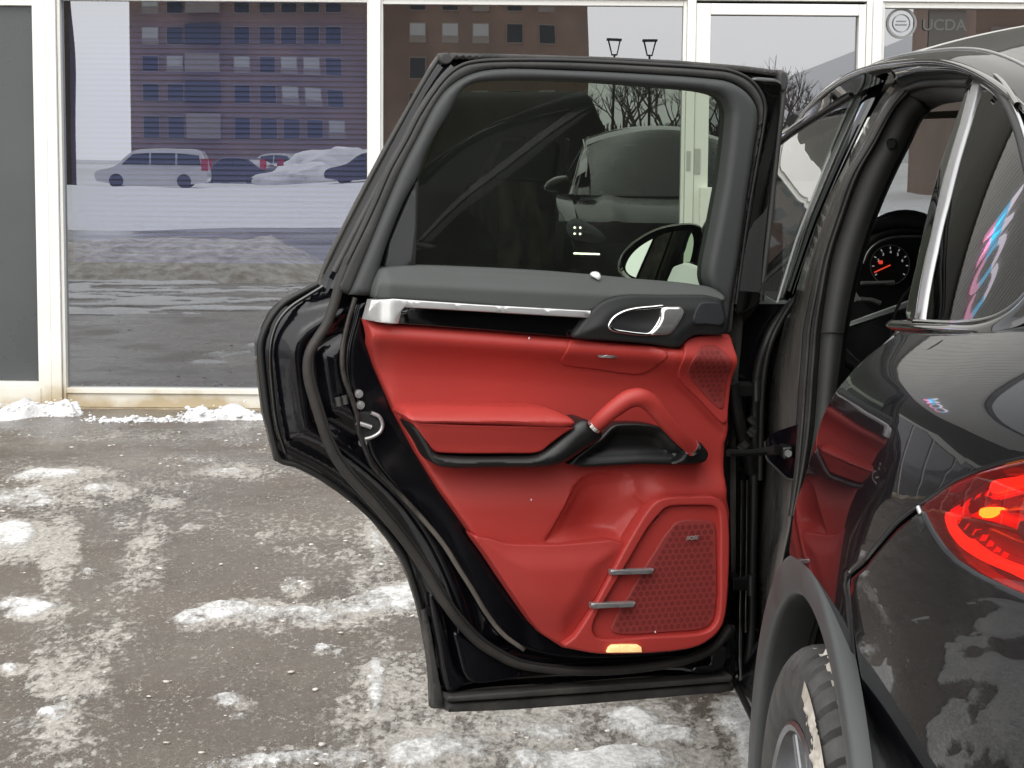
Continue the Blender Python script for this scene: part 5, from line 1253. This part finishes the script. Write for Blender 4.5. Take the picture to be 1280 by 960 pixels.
grid_mesh('front_bumper', rows, M['paint'], suv, 180)
M['led_white'] = mat('white_led', (.9, .9, .8), .3, emit=(1, 1, .82), estr=9.0)
M['lamp_glass'] = mat('headlamp_dark_glass', (.05, .055, .06), .08, coat=1)
for s0 in (-1, 1):
    def hp(y, z, o_=0.0): return car(6.47 + o_ - .30 * abs(y / .93) ** 2.6 - .06 * ((z - .55) / .35) ** 2, BC + s0 * y, z)
    out = catmull([(.84, .83), (.83, .90), (.76, .93), (.66, .89), (.56, .82), (.53, .77), (.60, .745), (.72, .755), (.80, .775)], 5, True)
    cen = out.mean(0); v = [hp(cen[0], cen[1], .03)] + [hp(y, z, .004) for y, z in out] + [hp(cen[0] + (y - cen[0]) * .7, cen[1] + (z - cen[1]) * .7, .024) for y, z in out]; n = len(out)
    f = [(1 + k, 1 + (k + 1) % n, 1 + n + (k + 1) % n, 1 + n + k) for k in range(n)] + [(0, 1 + n + k, 1 + n + (k + 1) % n) for k in range(n)]
    hl = mk('headlight', v, f, M['lamp_glass'], suv, 60)
    for dy, dz in ((-.022, -.024), (.022, -.024), (-.022, .024), (.022, .024)):
        c = hp(.755 + dy, .835 + dz, .03); t_ = MB(); t_.tube([c, c + CF * .008], .0085, 12); t_.build('led_dot', M['led_white'], hl)
    t_ = MB(); t_.tube([hp(y, .655, .006) for y in np.linspace(.58, .78, 8)], .007, 8); t_.build('daytime_light', M['led_white'], suv)
# far side and tail: close the cabin
wl = MB()
def wall(pts, nm, mt): return mk(nm, pts, [tuple(range(len(pts)))], mt, suv)
rows = [[car(a, 2 * BC - float(bside(a, z)), z) for z in (.42, .7, .95, 1.05, 1.12, 1.19)] for a in np.linspace(1.7, 6.25, 30)]
grid_mesh('right_side', rows, M['paint'], suv, 60)
rows = [[car(a, 2 * BC - float(bgreen(a, z)), z) for z in (1.19, 1.3, 1.42, min(1.56, float(RZ(a))))] for a in np.linspace(2.0, 4.9, 20)]
M['privacy'] = glass('dark_side_glass', (.10, .11, .10), .03, fres=1.45)
grid_mesh('right_windows', rows, M['privacy'], suv, 60)
for a in (3.72, 2.45):
    tube('right_pillar', [car(a - .04 * t, 2 * BC - float(bgreen(a, 1.19 + .39 * t)) - .02, 1.19 + .39 * t) for t in (0, .5, 1)], .04, M['dark_trim'], suv, 8)
rows = [[car(1.72 + .25 * t - .16 * (1 - s_ * s_), BC + s_ * .78, .45 + .80 * t) for s_ in np.linspace(-1, 1, 9)] for t in np.linspace(0, 1, 6)]
grid_mesh('tailgate', rows, M['paint'], suv, 60)
fl = MB(); fl.box(0, 0, 0, 0, 0, 0)
fl = MB(); fl.hexa([car(1.8, .62, .40), car(1.8, 2.14, .40), car(5.6, 2.14, .40), car(5.6, .62, .40), car(1.8, .62, .44), car(1.8, 2.14, .44), car(5.6, 2.14, .44), car(5.6, .62, .44)])
fl.build('floor_pan', M['dark_gap'], suv)

# ---- quarter window, chrome, pillar
QG = [(1231, 107), (1242, 114), (1252, 124), (1260, 134), (1266, 146.5), (1277, 180), (1290, 230), (1300, 300), (1297, 345), (1280, 370), (1262, 386), (1240, 397), (1200, 402), (1157, 401.5), (1165, 350), (1173, 312), (1187, 252), (1200, 200), (1215, 150)]
M['quarter_glass'] = glass('quarter_glass', (.045, .05, .045), .0, fres=1.4)
qp = spoly(QG, bgreen, 0, .012); body('quarter_window', qp, bgreen, .000, .004, M['quarter_glass'], 0, .03)
body('window_backing', spoly(QG, bgreen, 0, .03), bgreen, -.03, .004, M['dark_trim'], 0, .05)
def gtube(name, pts, off, rad, mt, sm=5, flat=1.0, bf=bgreen):
    P = [car(h[0], float(bf(*h)) - off, h[1]) for h in (hit(x, y, bf) for x, y in pts)]
    P = catmull(P, sm); return tube(name, [Vector(p) for p in P], rad, mt, suv, 10, flat)
body('chrome_strip', spoly([(1218, 102), (1228, 104), (1214, 152), (1199, 201), (1186, 254), (1172, 314), (1164, 352), (1156, 402), (1147.5, 401), (1156, 345), (1167.5, 293), (1184, 220), (1190, 200), (1205, 150)], bgreen, 0, .01), bgreen, .004, .012, M['dark_chrome'], .003, .012)
body('pillar_cover', spoly([(1218, 89), (1228, 101), (1217, 101.5), (1204, 150), (1189, 200), (1183, 220), (1167, 293), (1155, 345), (1147, 402), (1131, 400), (1145, 335), (1159, 270), (1174, 212), (1190, 166), (1201, 132.5), (1212, 104)], bgreen, 0, .01), bgreen, .002, .05, M['gloss_black'], .004, .014, label='gloss black pillar cover')
gtube('window_surround', [(1219, 94), (1236, 103), (1252, 117), (1264, 136), (1276, 165), (1288, 210), (1300, 270)], .003, .0065, M['rubber_black'])
gtube('window_surround', [(1147, 404), (1200, 405.5), (1242, 400), (1266, 388), (1284, 372), (1300, 350)], .003, .0055, M['gloss_black'])
gtube('bright_edge_line', [(1222, 88), (1238, 94.5), (1250, 102), (1260, 113), (1268, 127), (1280, 153), (1296, 205)], .004, .0030, M['chrome'])  # bright thin line outside the window surround
gtube('glass_line', [(1230, 106), (1243, 114.5), (1254, 126), (1262, 139), (1270, 158), (1279, 186), (1290, 230)], .004, .0016, M['silver'])
# belt ledge below the quarter window
def sp3(x, y, bf, off): a, z = hit(x, y, bf); return car(a, float(bf(a, z)) - off, z)
lt = [sp3(x, y, bgreen, .002) for x, y in ((1117, 401), (1150, 403), (1190, 405), (1225, 404), (1248, 397), (1268, 386), (1288, 366))]
lm = [sp3(x, y, bgreen, .010) for x, y in ((1117, 406.5), (1150, 408.5), (1190, 410.5), (1227, 409.5), (1253, 403), (1276, 391), (1298, 370))]
lb = [sp3(x, y, bside, -.006) for x, y in ((1117, 414), (1150, 416), (1190, 417.5), (1229, 417), (1257, 412), (1282, 402), (1306, 390))]
loft('belt_ledge', [lt, lm, lb], M['gloss_black'], suv, 8, 6, .004)

# ---- B-pillar and rear door opening, band by band
def at(pts): return [at_depth(x, y, a) for x, y, a in pts]
# black sash strip behind the front door glass .. painted pillar .. seal .. cloth-grey trim
def strip(name, left, right, mt, thick=.006, nu=6, label=None):
    o = loft(name, [at(left), at(right)], mt, suv, nu, 3, thick)
    if label: o['label'] = label
    return o
L0 = [(1084, 98, 3.95), (1064, 130, 3.95), (1042, 180, 3.93), (1018, 240, 3.91), (998, 290, 3.90), (984, 335, 3.89), (972, 375, 3.88)]
L0r = [(1110, 92, 3.80), (1093, 126, 3.80), (1070, 172, 3.80), (1043, 230, 3.80), (1024, 275, 3.80), (1006, 325, 3.80), (990, 372, 3.80)]
strip('sash_cover', L0, L0r, M['gloss_black'])
for off_, nm, rad, mt in ((0, 'sash_strip', .0045, M['silver']), (10, 'sash_seal', .006, M['rubber_black']), (20, 'sash_seal', .006, M['rubber_black'])):
    tube(nm, [Vector(p) for p in catmull([at_depth(x + off_, y, a - .012 - off_ * .003) for x, y, a in L0], 4)], rad, mt, suv, 8)
L1 = [(1121, 99, 3.66), (1100, 127, 3.68), (1077, 170, 3.70), (1050, 222, 3.71), (1032, 254, 3.72), (1013, 308, 3.72), (999, 355, 3.73), (986, 402, 3.74), (977, 430, 3.75), (969, 458, 3.76), (962.5, 494, 3.77), (958, 545, 3.78), (954, 598, 3.78), (949, 663, 3.78), (946, 726, 3.78), (947, 770, 3.78), (952, 800, 3.78)]
L2 = [(1130, 112, 3.60), (1112, 138, 3.61), (1089, 178, 3.62), (1061, 224, 3.62), (1046, 266, 3.62), (1028, 320, 3.63), (1015.5, 374, 3.63), (1008, 412, 3.63), (1006, 440, 3.63), (1003, 475, 3.63), (1001, 505, 3.63), (998, 548, 3.63), (995, 598, 3.63), (990, 645, 3.62), (980, 690, 3.60), (972, 735, 3.58), (966, 790, 3.56)]
o = strip('painted_pillar', L1, L2, M['pillar_dirty'], .004, 4); o['label'] = 'salt-hazed black painted door pillar'
L2b = [(x - 3, y, a - .004) for x, y, a in L2[:14]]
L3 = [(1138, 115, 3.56), (1120, 133, 3.57), (1096, 178, 3.58), (1076, 214, 3.58), (1056, 268, 3.585), (1040, 318, 3.59), (1031, 369, 3.59), (1025.5, 410, 3.59), (1023.5, 436, 3.59), (1021, 470, 3.59), (1019, 502, 3.59), (1015, 545, 3.58), (1005, 598, 3.57), (993, 645, 3.56)]
mid = [((a[0] + b[0]) / 2, (a[1] + b[1]) / 2, min(a[2], b[2]) - .022) for a, b in zip(L2b, L3)]
o = loft('pillar_seal', [at(L2b), at(mid), at(L3)], M['rubber_grey'], suv, 5, 5, .004)
for k_ in (.33, .72): tube('seal_rib', [Vector(p) for p in catmull([at_depth(a[0] + (b[0] - a[0]) * k_, a[1] + (b[1] - a[1]) * k_, min(a[2], b[2]) - .022) for a, b in zip(L2b, L3)], 4)], .0032, M['rubber'], suv, 8)
L4 = [(x, y, 3.60) for x, y in ((1160, 138), (1150, 146), (1134, 178), (1115, 216), (1095, 262), (1078, 312), (1064, 369), (1056, 412), (1054, 425), (1051, 452), (1046, 490), (1044, 545), (1042, 598), (1040, 645))]
L3b = [(x - 1, y, a + .004) for x, y, a in L3]
mid = [(a[0] * .45 + b[0] * .55, a[1] * .45 + b[1] * .55, a[2] * .5 + b[2] * .5 - .018) for a, b in zip(L3b, L4)]
loft('pillar_trim', [at(L3b), at(mid), at(L4)], M['pillar_trim'], suv, 5, 5, .004)['label'] = 'grey inner pillar trim'
tube('trim_joint', [at_depth(1025, 416.5, 3.58), at_depth(1040, 416, 3.572), at_depth(1054.5, 416, 3.59)], .0015, M['dark_gap'], suv, 6)
# dark inner edge beside the trim and belt hook
L5 = [(x + 3, y + 1, 3.80) for x, y, a in L4]
strip('trim_dark_edge', [(x - 2, y, a + .004) for x, y, a in L4], L5, M['dark_gap'])
bk = [at_depth(x, y, 3.585) for x, y in ((1107, 174), (1116, 172), (1120, 178), (1117, 186), (1109, 188), (1106, 182))]
vv = bk + [p - CF * .018 for p in bk]; n = 6
mk('coat_hook', vv, [tuple(range(6, 12))] + [(k, (k + 1) % 6, 6 + (k + 1) % 6, 6 + k) for k in range(6)], M['black_plastic'], suv).modifiers.new('b', 'BEVEL').width = .003
# header of the opening: black gloss, seal, grey head lining
H0 = [(1112, 82, 3.62), (1140, 79.5, 3.45), (1170, 78.5, 3.25), (1195, 79, 3.08), (1218, 84, 2.95)]
H1 = [(1121, 99, 3.62), (1146, 94, 3.47), (1172, 92, 3.28), (1195, 92, 3.10), (1215, 96, 2.97)]
H2 = [(1130, 112, 3.58), (1152, 103, 3.45), (1175, 101, 3.28), (1196, 101, 3.11), (1213, 102, 2.98)]
H3 = [(1138, 117, 3.55), (1158, 110, 3.45), (1178, 107.5, 3.30), (1196, 106.5, 3.14), (1211, 107, 3.0)]
H4 = [(1160, 138, 3.66), (1172, 132, 3.58), (1183, 128.5, 3.46), (1194, 127, 3.32), (1206, 126, 3.15)]
strip('opening_header', H0, H1, M['gloss_black']); strip('header_channel', H1, H2, M['dark_gap']); 
tube('header_seal', [Vector(p) for p in catmull(at([(a[0], a[1] + 2, a[2] - .01) for a in H2]), 5)], .0075, M['rubber_black'], suv, 10)
strip('headlining', H3, H4, M['pillar_trim'])
strip('headlining', H2, H3, M['rubber_grey'])
gtube('roof_gutter', [(1089, 88), (1114, 79.5), (1150, 76.5), (1190, 75.5), (1222, 80), (1240, 89), (1257, 102), (1268, 117), (1277, 132)], .006, .0050, M['gloss_black'])
# front door: glass, sash, mirror
fg = [hit(x, y, bgreen) for x, y in [(1078, 104), (1058, 142), (1038, 188), (1014, 248), (996, 294), (982, 338), (970, 378)]]
poly = [(-a, z) for a, z in fg] + [(-5.35, 1.185), (-5.15, 1.29), (-4.95, 1.36), (-4.6, 1.44), (-4.25, 1.50)]
M['front_glass'] = glass('front_side_glass', (.30, .32, .30), .05, fres=1.5)
body('front_window', resample_keep(np.array(poly), .03), bgreen, 0, .004, M['front_glass'], 0, .06)
tube('window_line', [car(a, float(bgreen(a, z)) - .004, z) for a, z in [(-p[0], p[1]) for p in catmull([(-3.95, 1.545), (-4.25, 1.504), (-4.6, 1.444), (-4.95, 1.364), (-5.2, 1.285), (-5.4, 1.19)], 6)]], .0045, M['rubber_black'], suv, 8)
tube('window_line', [car(a, float(bgreen(a, z)) - .010, z) for a, z in [(-p[0], p[1]) for p in catmull([(-3.95, 1.556), (-4.25, 1.516), (-4.6, 1.456), (-4.95, 1.376), (-5.22, 1.29), (-5.42, 1.19)], 6)]], .0022, M['silver'], suv, 8)
# upper door frame between glass and roof edge
rows = []
for a in np.linspace(3.70, 5.3, 40):
    z0 = float(np.interp(a, [3.7, 4.02, 4.25, 4.6, 4.95, 5.2, 5.4], [1.562, 1.538, 1.504, 1.444, 1.364, 1.285, 1.19])); z1 = float(RZ(a)) - .004
    rows.append([car(a, float(bgreen(a, z0)), z0), car(a, (float(bgreen(a, z0)) + float(RB(a))) / 2 - .006, (z0 + z1) / 2 + .004), car(a, float(RB(a)), z1)])
grid_mesh('front_door_frame', rows, M['gloss_black'], suv, 60)

# front door mirror
def m3(px, py, a=4.9): return at_depth(px, py, a)
mirror = empty('door_mirror', m3(870, 340)); adopt(mirror, suv)
MO = [(773, 336), (776, 322), (786, 308), (802, 296), (822, 286), (846, 280.5), (866, 279.5), (876, 283), (880, 294), (879, 312), (874, 332), (866, 346), (850, 354), (820, 355), (795, 353), (780, 347)]
MG = [(782, 336), (786, 324), (796, 312), (812, 301), (832, 292), (852, 288), (863, 289), (867, 298), (866, 314), (861, 332), (852, 345), (838, 350), (815, 350.5), (797, 348), (786, 343)]
mo = catmull([m3(x, y) for x, y in MO], 4, True); mg = catmull([m3(x, y) for x, y in MG], 4, True)
mo = resample(mo, .008, True); mg = catmull([m3(x, y) for x, y in MG], 5, True)
n = len(mo); cen = mo.mean(0); rows = []
for k, (s_, fwd) in enumerate(((.90, .012), (.97, -.004), (1.0, .004), (1.0, .03), (.96, .07), (.82, .11), (.5, .135), (.05, .14))):
    rows.append([Vector(cen + (p - cen) * s_) + CF * fwd for p in mo])
grid_mesh('housing', rows, M['gloss_black'], mirror, 60, closed=True)
n = len(mg); cen = mg.mean(0); v = [Vector(cen) - CF * .004] + [Vector(p) - CF * .004 for p in mg]
TL = Matrix.Rotation(R(-15), 3, 'Z') @ Matrix.Rotation(R(-5), 3, 'X')
v = [Vector(cen) + TL @ (q - Vector(cen)) + CF * .002 for q in v]
mk('mirror_glass', v, [(0, 1 + (k + 1) % n, 1 + k) for k in range(n)], mat('mirror_silver', (.62, .66, .63), .01, metal=1), mirror)
tube('mirror_arm', [m3(868, 340, 4.95), m3(884, 344, 4.95), m3(905, 352, 4.97)], [.03, .025, .03], M['gloss_black'], mirror, 10)

# ---- hinge side: jamb, hinges, check strap, loom
jl = [(905, 380), (986, 380), (972, 440), (964, 480), (960, 545), (956, 600), (951, 665), (948, 726), (949, 790), (958, 880), (940, 900), (921, 862), (905, 800)]
v = [at_depth(x, y, 3.80) for x, y in jl]; mk('door_jamb', v, [tuple(range(len(v)))], M['paint_jamb'], suv)
def jt(name, pts, rad, mt, sm=5): return tube(name, [Vector(p) for p in catmull(at(pts), sm)], rad, mt, suv, 10)
jt('jamb_seal', [(1000, 372, 3.79), (985, 385, 3.79), (969, 405, 3.78), (958, 428, 3.77), (949, 455, 3.77), (944, 490, 3.77), (943, 540, 3.77), (942, 620, 3.77), (940, 720, 3.77), (938, 800, 3.77), (932, 850, 3.77)], .0095, M['rubber_black'])
jt('jamb_seal', [(992, 376, 3.78), (978, 398, 3.77), (965, 425, 3.76), (957, 455, 3.76), (953, 490, 3.76), (951, 540, 3.76), (950, 600, 3.76)], .006, M['rubber_black'])
jt('jamb_rib', [(927, 600, 3.74), (926, 700, 3.74), (925, 800, 3.74), (926, 850, 3.74)], .006, M['gloss_black'])
jt('jamb_rib', [(934, 600, 3.75), (933, 700, 3.75), (932, 790, 3.75)], .005, M['gloss_black'])
def hinge(px, py, w_, h_):
    root = empty('door_hinge', at_depth(px, py, 3.70)); adopt(root, suv)
    c = [at_depth(px - w_, py - h_, 3.70), at_depth(px + w_, py - h_, 3.72), at_depth(px + w_, py + h_, 3.72), at_depth(px - w_, py + h_, 3.70)]
    b_ = MB(); b_.hexa(c + [p + CF * .05 for p in c]); b_.build('leaf', M['black_plastic'], root, bevel=.003)
    b_ = MB(); b_.tube([at_depth(px + w_ + 3, py - h_ - 4, 3.69), at_depth(px + w_ + 3, py + h_ + 5, 3.69)], .008, 12); b_.build('pin', M['black_plastic'], root, 40)
hinge(932, 488, 11, 8); hinge(926, 731, 10, 8)
jt('wiring_loom', [(916, 478, 3.70), (922, 520, 3.72), (928, 545, 3.74), (935, 565, 3.75), (939, 590, 3.77)], .012, M['rubber_black'])
for (x, y) in ((939, 522), (941, 534), (938, 538), (931, 552), (926, 556)): 
    b_ = MB(); b_.tube([at_depth(x - 3, y, 3.70), at_depth(x + 3, y + 6, 3.70)], .007, 8); b_.build('loom_clip', M['black_plastic'], suv, 40)
strap = MB(); strap.tube([at_depth(910, 566, 3.60), at_depth(935, 566, 3.62), at_depth(958, 564, 3.64), at_depth(972, 562, 3.62)], [.007, .006, .008, .010], 8)
chk = strap.build('check_strap', M['black_plastic'], suv, 40)
b_ = MB(); c = [at_depth(978, 559, 3.60), at_depth(991, 558, 3.60), at_depth(991, 574, 3.60), at_depth(979, 575, 3.60)]; b_.hexa(c + [p + CF * .05 for p in c]); b_.build('strap_bracket', M['black_plastic'], chk, bevel=.004)
b_ = MB(); p = at_depth(985, 566.5, 3.598); b_.tube([p, p - CF * .006], .007, 6); b_.build('bolt', M['dark_chrome'], chk)
# dark triangular pocket round the strap on the painted pillar
pk = [(956, 552, 3.700), (963, 542, 3.690), (980, 536, 3.655), (998, 530, 3.617), (996, 560, 3.617), (994, 600, 3.617), (984, 598, 3.64), (970, 585, 3.67), (958, 572, 3.70)]
v = [at_depth(x, y, a - .012) for x, y, a in pk]; mk('strap_pocket', v, [tuple(range(len(v)))], M['paint_jamb'], suv)
tube('pocket_edge', [Vector(p) for p in catmull([at_depth(x, y, a - .014) for x, y, a in pk[5:] + pk[:1]], 4)], .002, M['rubber_grey'], suv, 6)
# sill
rows = []
for a in np.linspace(2.95, 5.15, 30):
    rows.append([car(a, b, z) for b, z in ((.66, .52), (.565, .515), (.545, .50), (.530, .46), (.516, .435), (.510, .42), (.512, .405), (.520, .40), (.518, .385), (.525, .36), (.60, .32))])
grid_mesh('sill', rows, M['paint_sill'], suv, 60)
tube('sill_strip', [car(a, .508, .408) for a in np.linspace(3.0, 5.1, 8)], .006, M['rubber_black'], suv, 8)

# ---- cabin seen through the opening
dash = MB(); rows = []
for s_ in np.linspace(-1, 1, 21):
    b = BC + s_ * .72; r_ = []
    for t in np.linspace(0, 1, 14):
        a = 4.62 + .75 * t; hump = .11 * math.exp(-((b - 1.03) / .17) ** 2) * math.exp(-((t - .10) / .22) ** 2)
        r_.append(car(a, b, 1.045 + .05 * math.sin(t * 3.1) * .5 + hump + .01 * t))
    r_ = [car(4.60, b, .75), car(4.585, b, .95)] + r_; rows.append(r_)
grid_mesh('dashboard', rows, M['dark_trim'], suv, 60, .01)
# instrument binnacle facing the driver
c0 = at_depth(1112, 331, 4.52); bx = CR; bz = Vector((0, 0, 1))
def disc(name, c, r_, mt, off, parent=suv, n=36, r0=0.0):
    v = []; f = []
    for k in range(n):
        w_ = 2 * math.pi * k / n; v += [c + bx * r_ * math.cos(w_) + bz * r_ * math.sin(w_) - CF * off, c + bx * r0 * math.cos(w_) + bz * r0 * math.sin(w_) - CF * off]
    f = [(2 * k, 2 * ((k + 1) % n), 2 * ((k + 1) % n) + 1, 2 * k + 1) for k in range(n)]
    return mk(name, v, f, mt, parent)
cl = disc('instrument_cluster', c0 + CR * .035 + CF * .01, .125, M['dark_gap'], 0)
tube('cluster_hood', [Vector(p) for p in catmull([at_depth(x, y, 4.46) for x, y in ((1074, 345), (1077, 322), (1086, 306), (1100, 295), (1120, 289), (1140, 287.5), (1165, 288))], 5)], .012, M['dark_trim'], suv, 10, 1.0)
tube('hood_edge', [Vector(p) for p in catmull([at_depth(x, y, 4.44) for x, y in ((1079, 330), (1086, 314), (1098, 303), (1115, 297), (1135, 295.5), (1160, 296))], 5)], .003, M['dark_chrome'], suv, 8)
disc('dial_ring', c0, .046, M['dark_chrome'], .004, cl, r0=.0435); disc('dial_face', c0, .0435, M['dark_gap'], .003, cl)
M['dial_white'] = mat('dial_white', (.5, .5, .5), .5, emit=(1, 1, 1), estr=.12); M['dial_red'] = mat('dial_red', (.9, .05, .03), .5, emit=(1, .08, .04), estr=.35)
for k in range(9):
    w_ = R(215 - k * 31); p = c0 + bx * .036 * math.cos(w_) + bz * .036 * math.sin(w_) - CF * .006; q = c0 + bx * .041 * math.cos(w_) + bz * .041 * math.sin(w_) - CF * .006
    b_ = MB(); b_.tube([p, q], .0011, 6); b_.build('dial_tick', M['dial_white'], cl)
fr_ = Matrix((CR.to_tuple(), (0, 0, 1), (-CF).to_tuple())).transposed().to_4x4()
for s_, w_ in (('2', 160), ('3', 125), ('4', 90), ('5', 55), ('6', 20)):
    p = c0 + bx * .029 * math.cos(R(w_)) + bz * .029 * math.sin(R(w_)) - CF * .007; text_mesh('dial_numeral', s_, .009, M['dial_white'], cl, Matrix.Translation(p) @ fr_, .0003)
b_ = MB(); b_.tube([c0 - CF * .009, c0 + bx * -.036 + bz * -.017 - CF * .009], .0014, 6); b_.build('needle', M['dial_red'], cl)
p = c0 + bx * -.022 + bz * .006 - CF * .008; b_ = MB(); b_.tube([p - bx * .004, p + bx * .004], .004, 6); b_.build('warning_lamp', M['dial_red'], cl)
# steering wheel
sw_c = at_depth(1137, 380, 4.22); tilt = R(22); ax1 = CR; ax2 = (Vector((0, 0, 1)) * math.cos(tilt) + CF * math.sin(tilt))
tube('steering_wheel', [sw_c + ax1 * .185 * math.cos(w_) + ax2 * .185 * math.sin(w_) for w_ in np.linspace(0, 2 * math.pi, 49)], .015, M['dark_trim'], suv, 10)
for ang in (200, 340):
    tube('wheel_spoke', [sw_c - CF * .01, sw_c + ax1 * .17 * math.cos(R(ang)) + ax2 * .17 * math.sin(R(ang))], [.02, .012], M['dark_chrome'], suv, 8, .5)
tube('column_stalk', [at_depth(1076, 354, 4.36), at_depth(1095, 353.5, 4.36), at_depth(1118, 352.5, 4.36)], .004, M['silver'], suv, 8)
tube('column_stalk', [at_depth(1075, 374, 4.34), at_depth(1090, 375, 4.34), at_depth(1101, 379, 4.34)], .005, M['silver'], suv, 8)
# driver's seat back and head rest
seat = empty('front_seat', car(3.95, 1.02, .5)); adopt(seat, suv)
rows = []
for t in np.linspace(0, 1, 14):
    z = .62 + .62 * t; hw = .27 - .10 * t ** 3; a = 4.02 - .20 * t
    rows.append([car(a + .06 * math.sin(w_) * (1 - .3 * t), 1.06 + hw * math.cos(w_), z) for w_ in np.linspace(0, 2 * math.pi, 25)])
grid_mesh('backrest', rows, M['seat'], seat, 60)
tube('seat_piping', [Vector(p) for p in catmull([at_depth(x, y, 3.80) for x, y in ((1112, 425), (1118, 395), (1128, 372), (1142, 356))], 5)], .003, M['dark_gap'], seat, 6)
b_ = MB(); rows = []
for t in np.linspace(-1, 1, 9): rows.append([car(3.80 + .05 * math.cos(w_) * (1 - t ** 4 * .4), 1.10 + .12 * math.sin(w_) * (1 - t ** 4 * .4), 1.33 + .09 * t) for w_ in np.linspace(0, 2 * math.pi, 19)])
grid_mesh('head_rest', rows, M['dark_trim'], seat, 60)
# sun visor strip at the head of the windscreen
b_ = MB(); c = [at_depth(1150, 140, 4.70), at_depth(1215, 137, 4.70), at_depth(1215, 147, 4.70), at_depth(1148, 149, 4.70)]; b_.hexa(c + [p + CF * .015 for p in c]); b_.build('sun_visor', mat('visor_cloth', (.42, .38, .32), .8), suv, bevel=.003)

def mirror_hit(px, py, bf, plane_y):
    a, z = hit(px, py, bf); e = .01
    p = car(a, float(bf(a, z)), z); ta = car(a + e, float(bf(a + e, z)), z) - p; tz = car(a, float(bf(a, z + e)), z + e) - p
    n = ta.cross(tz).normalized(); d = ray(px, py).normalized(); r_ = d - 2 * d.dot(n) * n
    return p + r_ * ((plane_y - p.y) / r_.y)
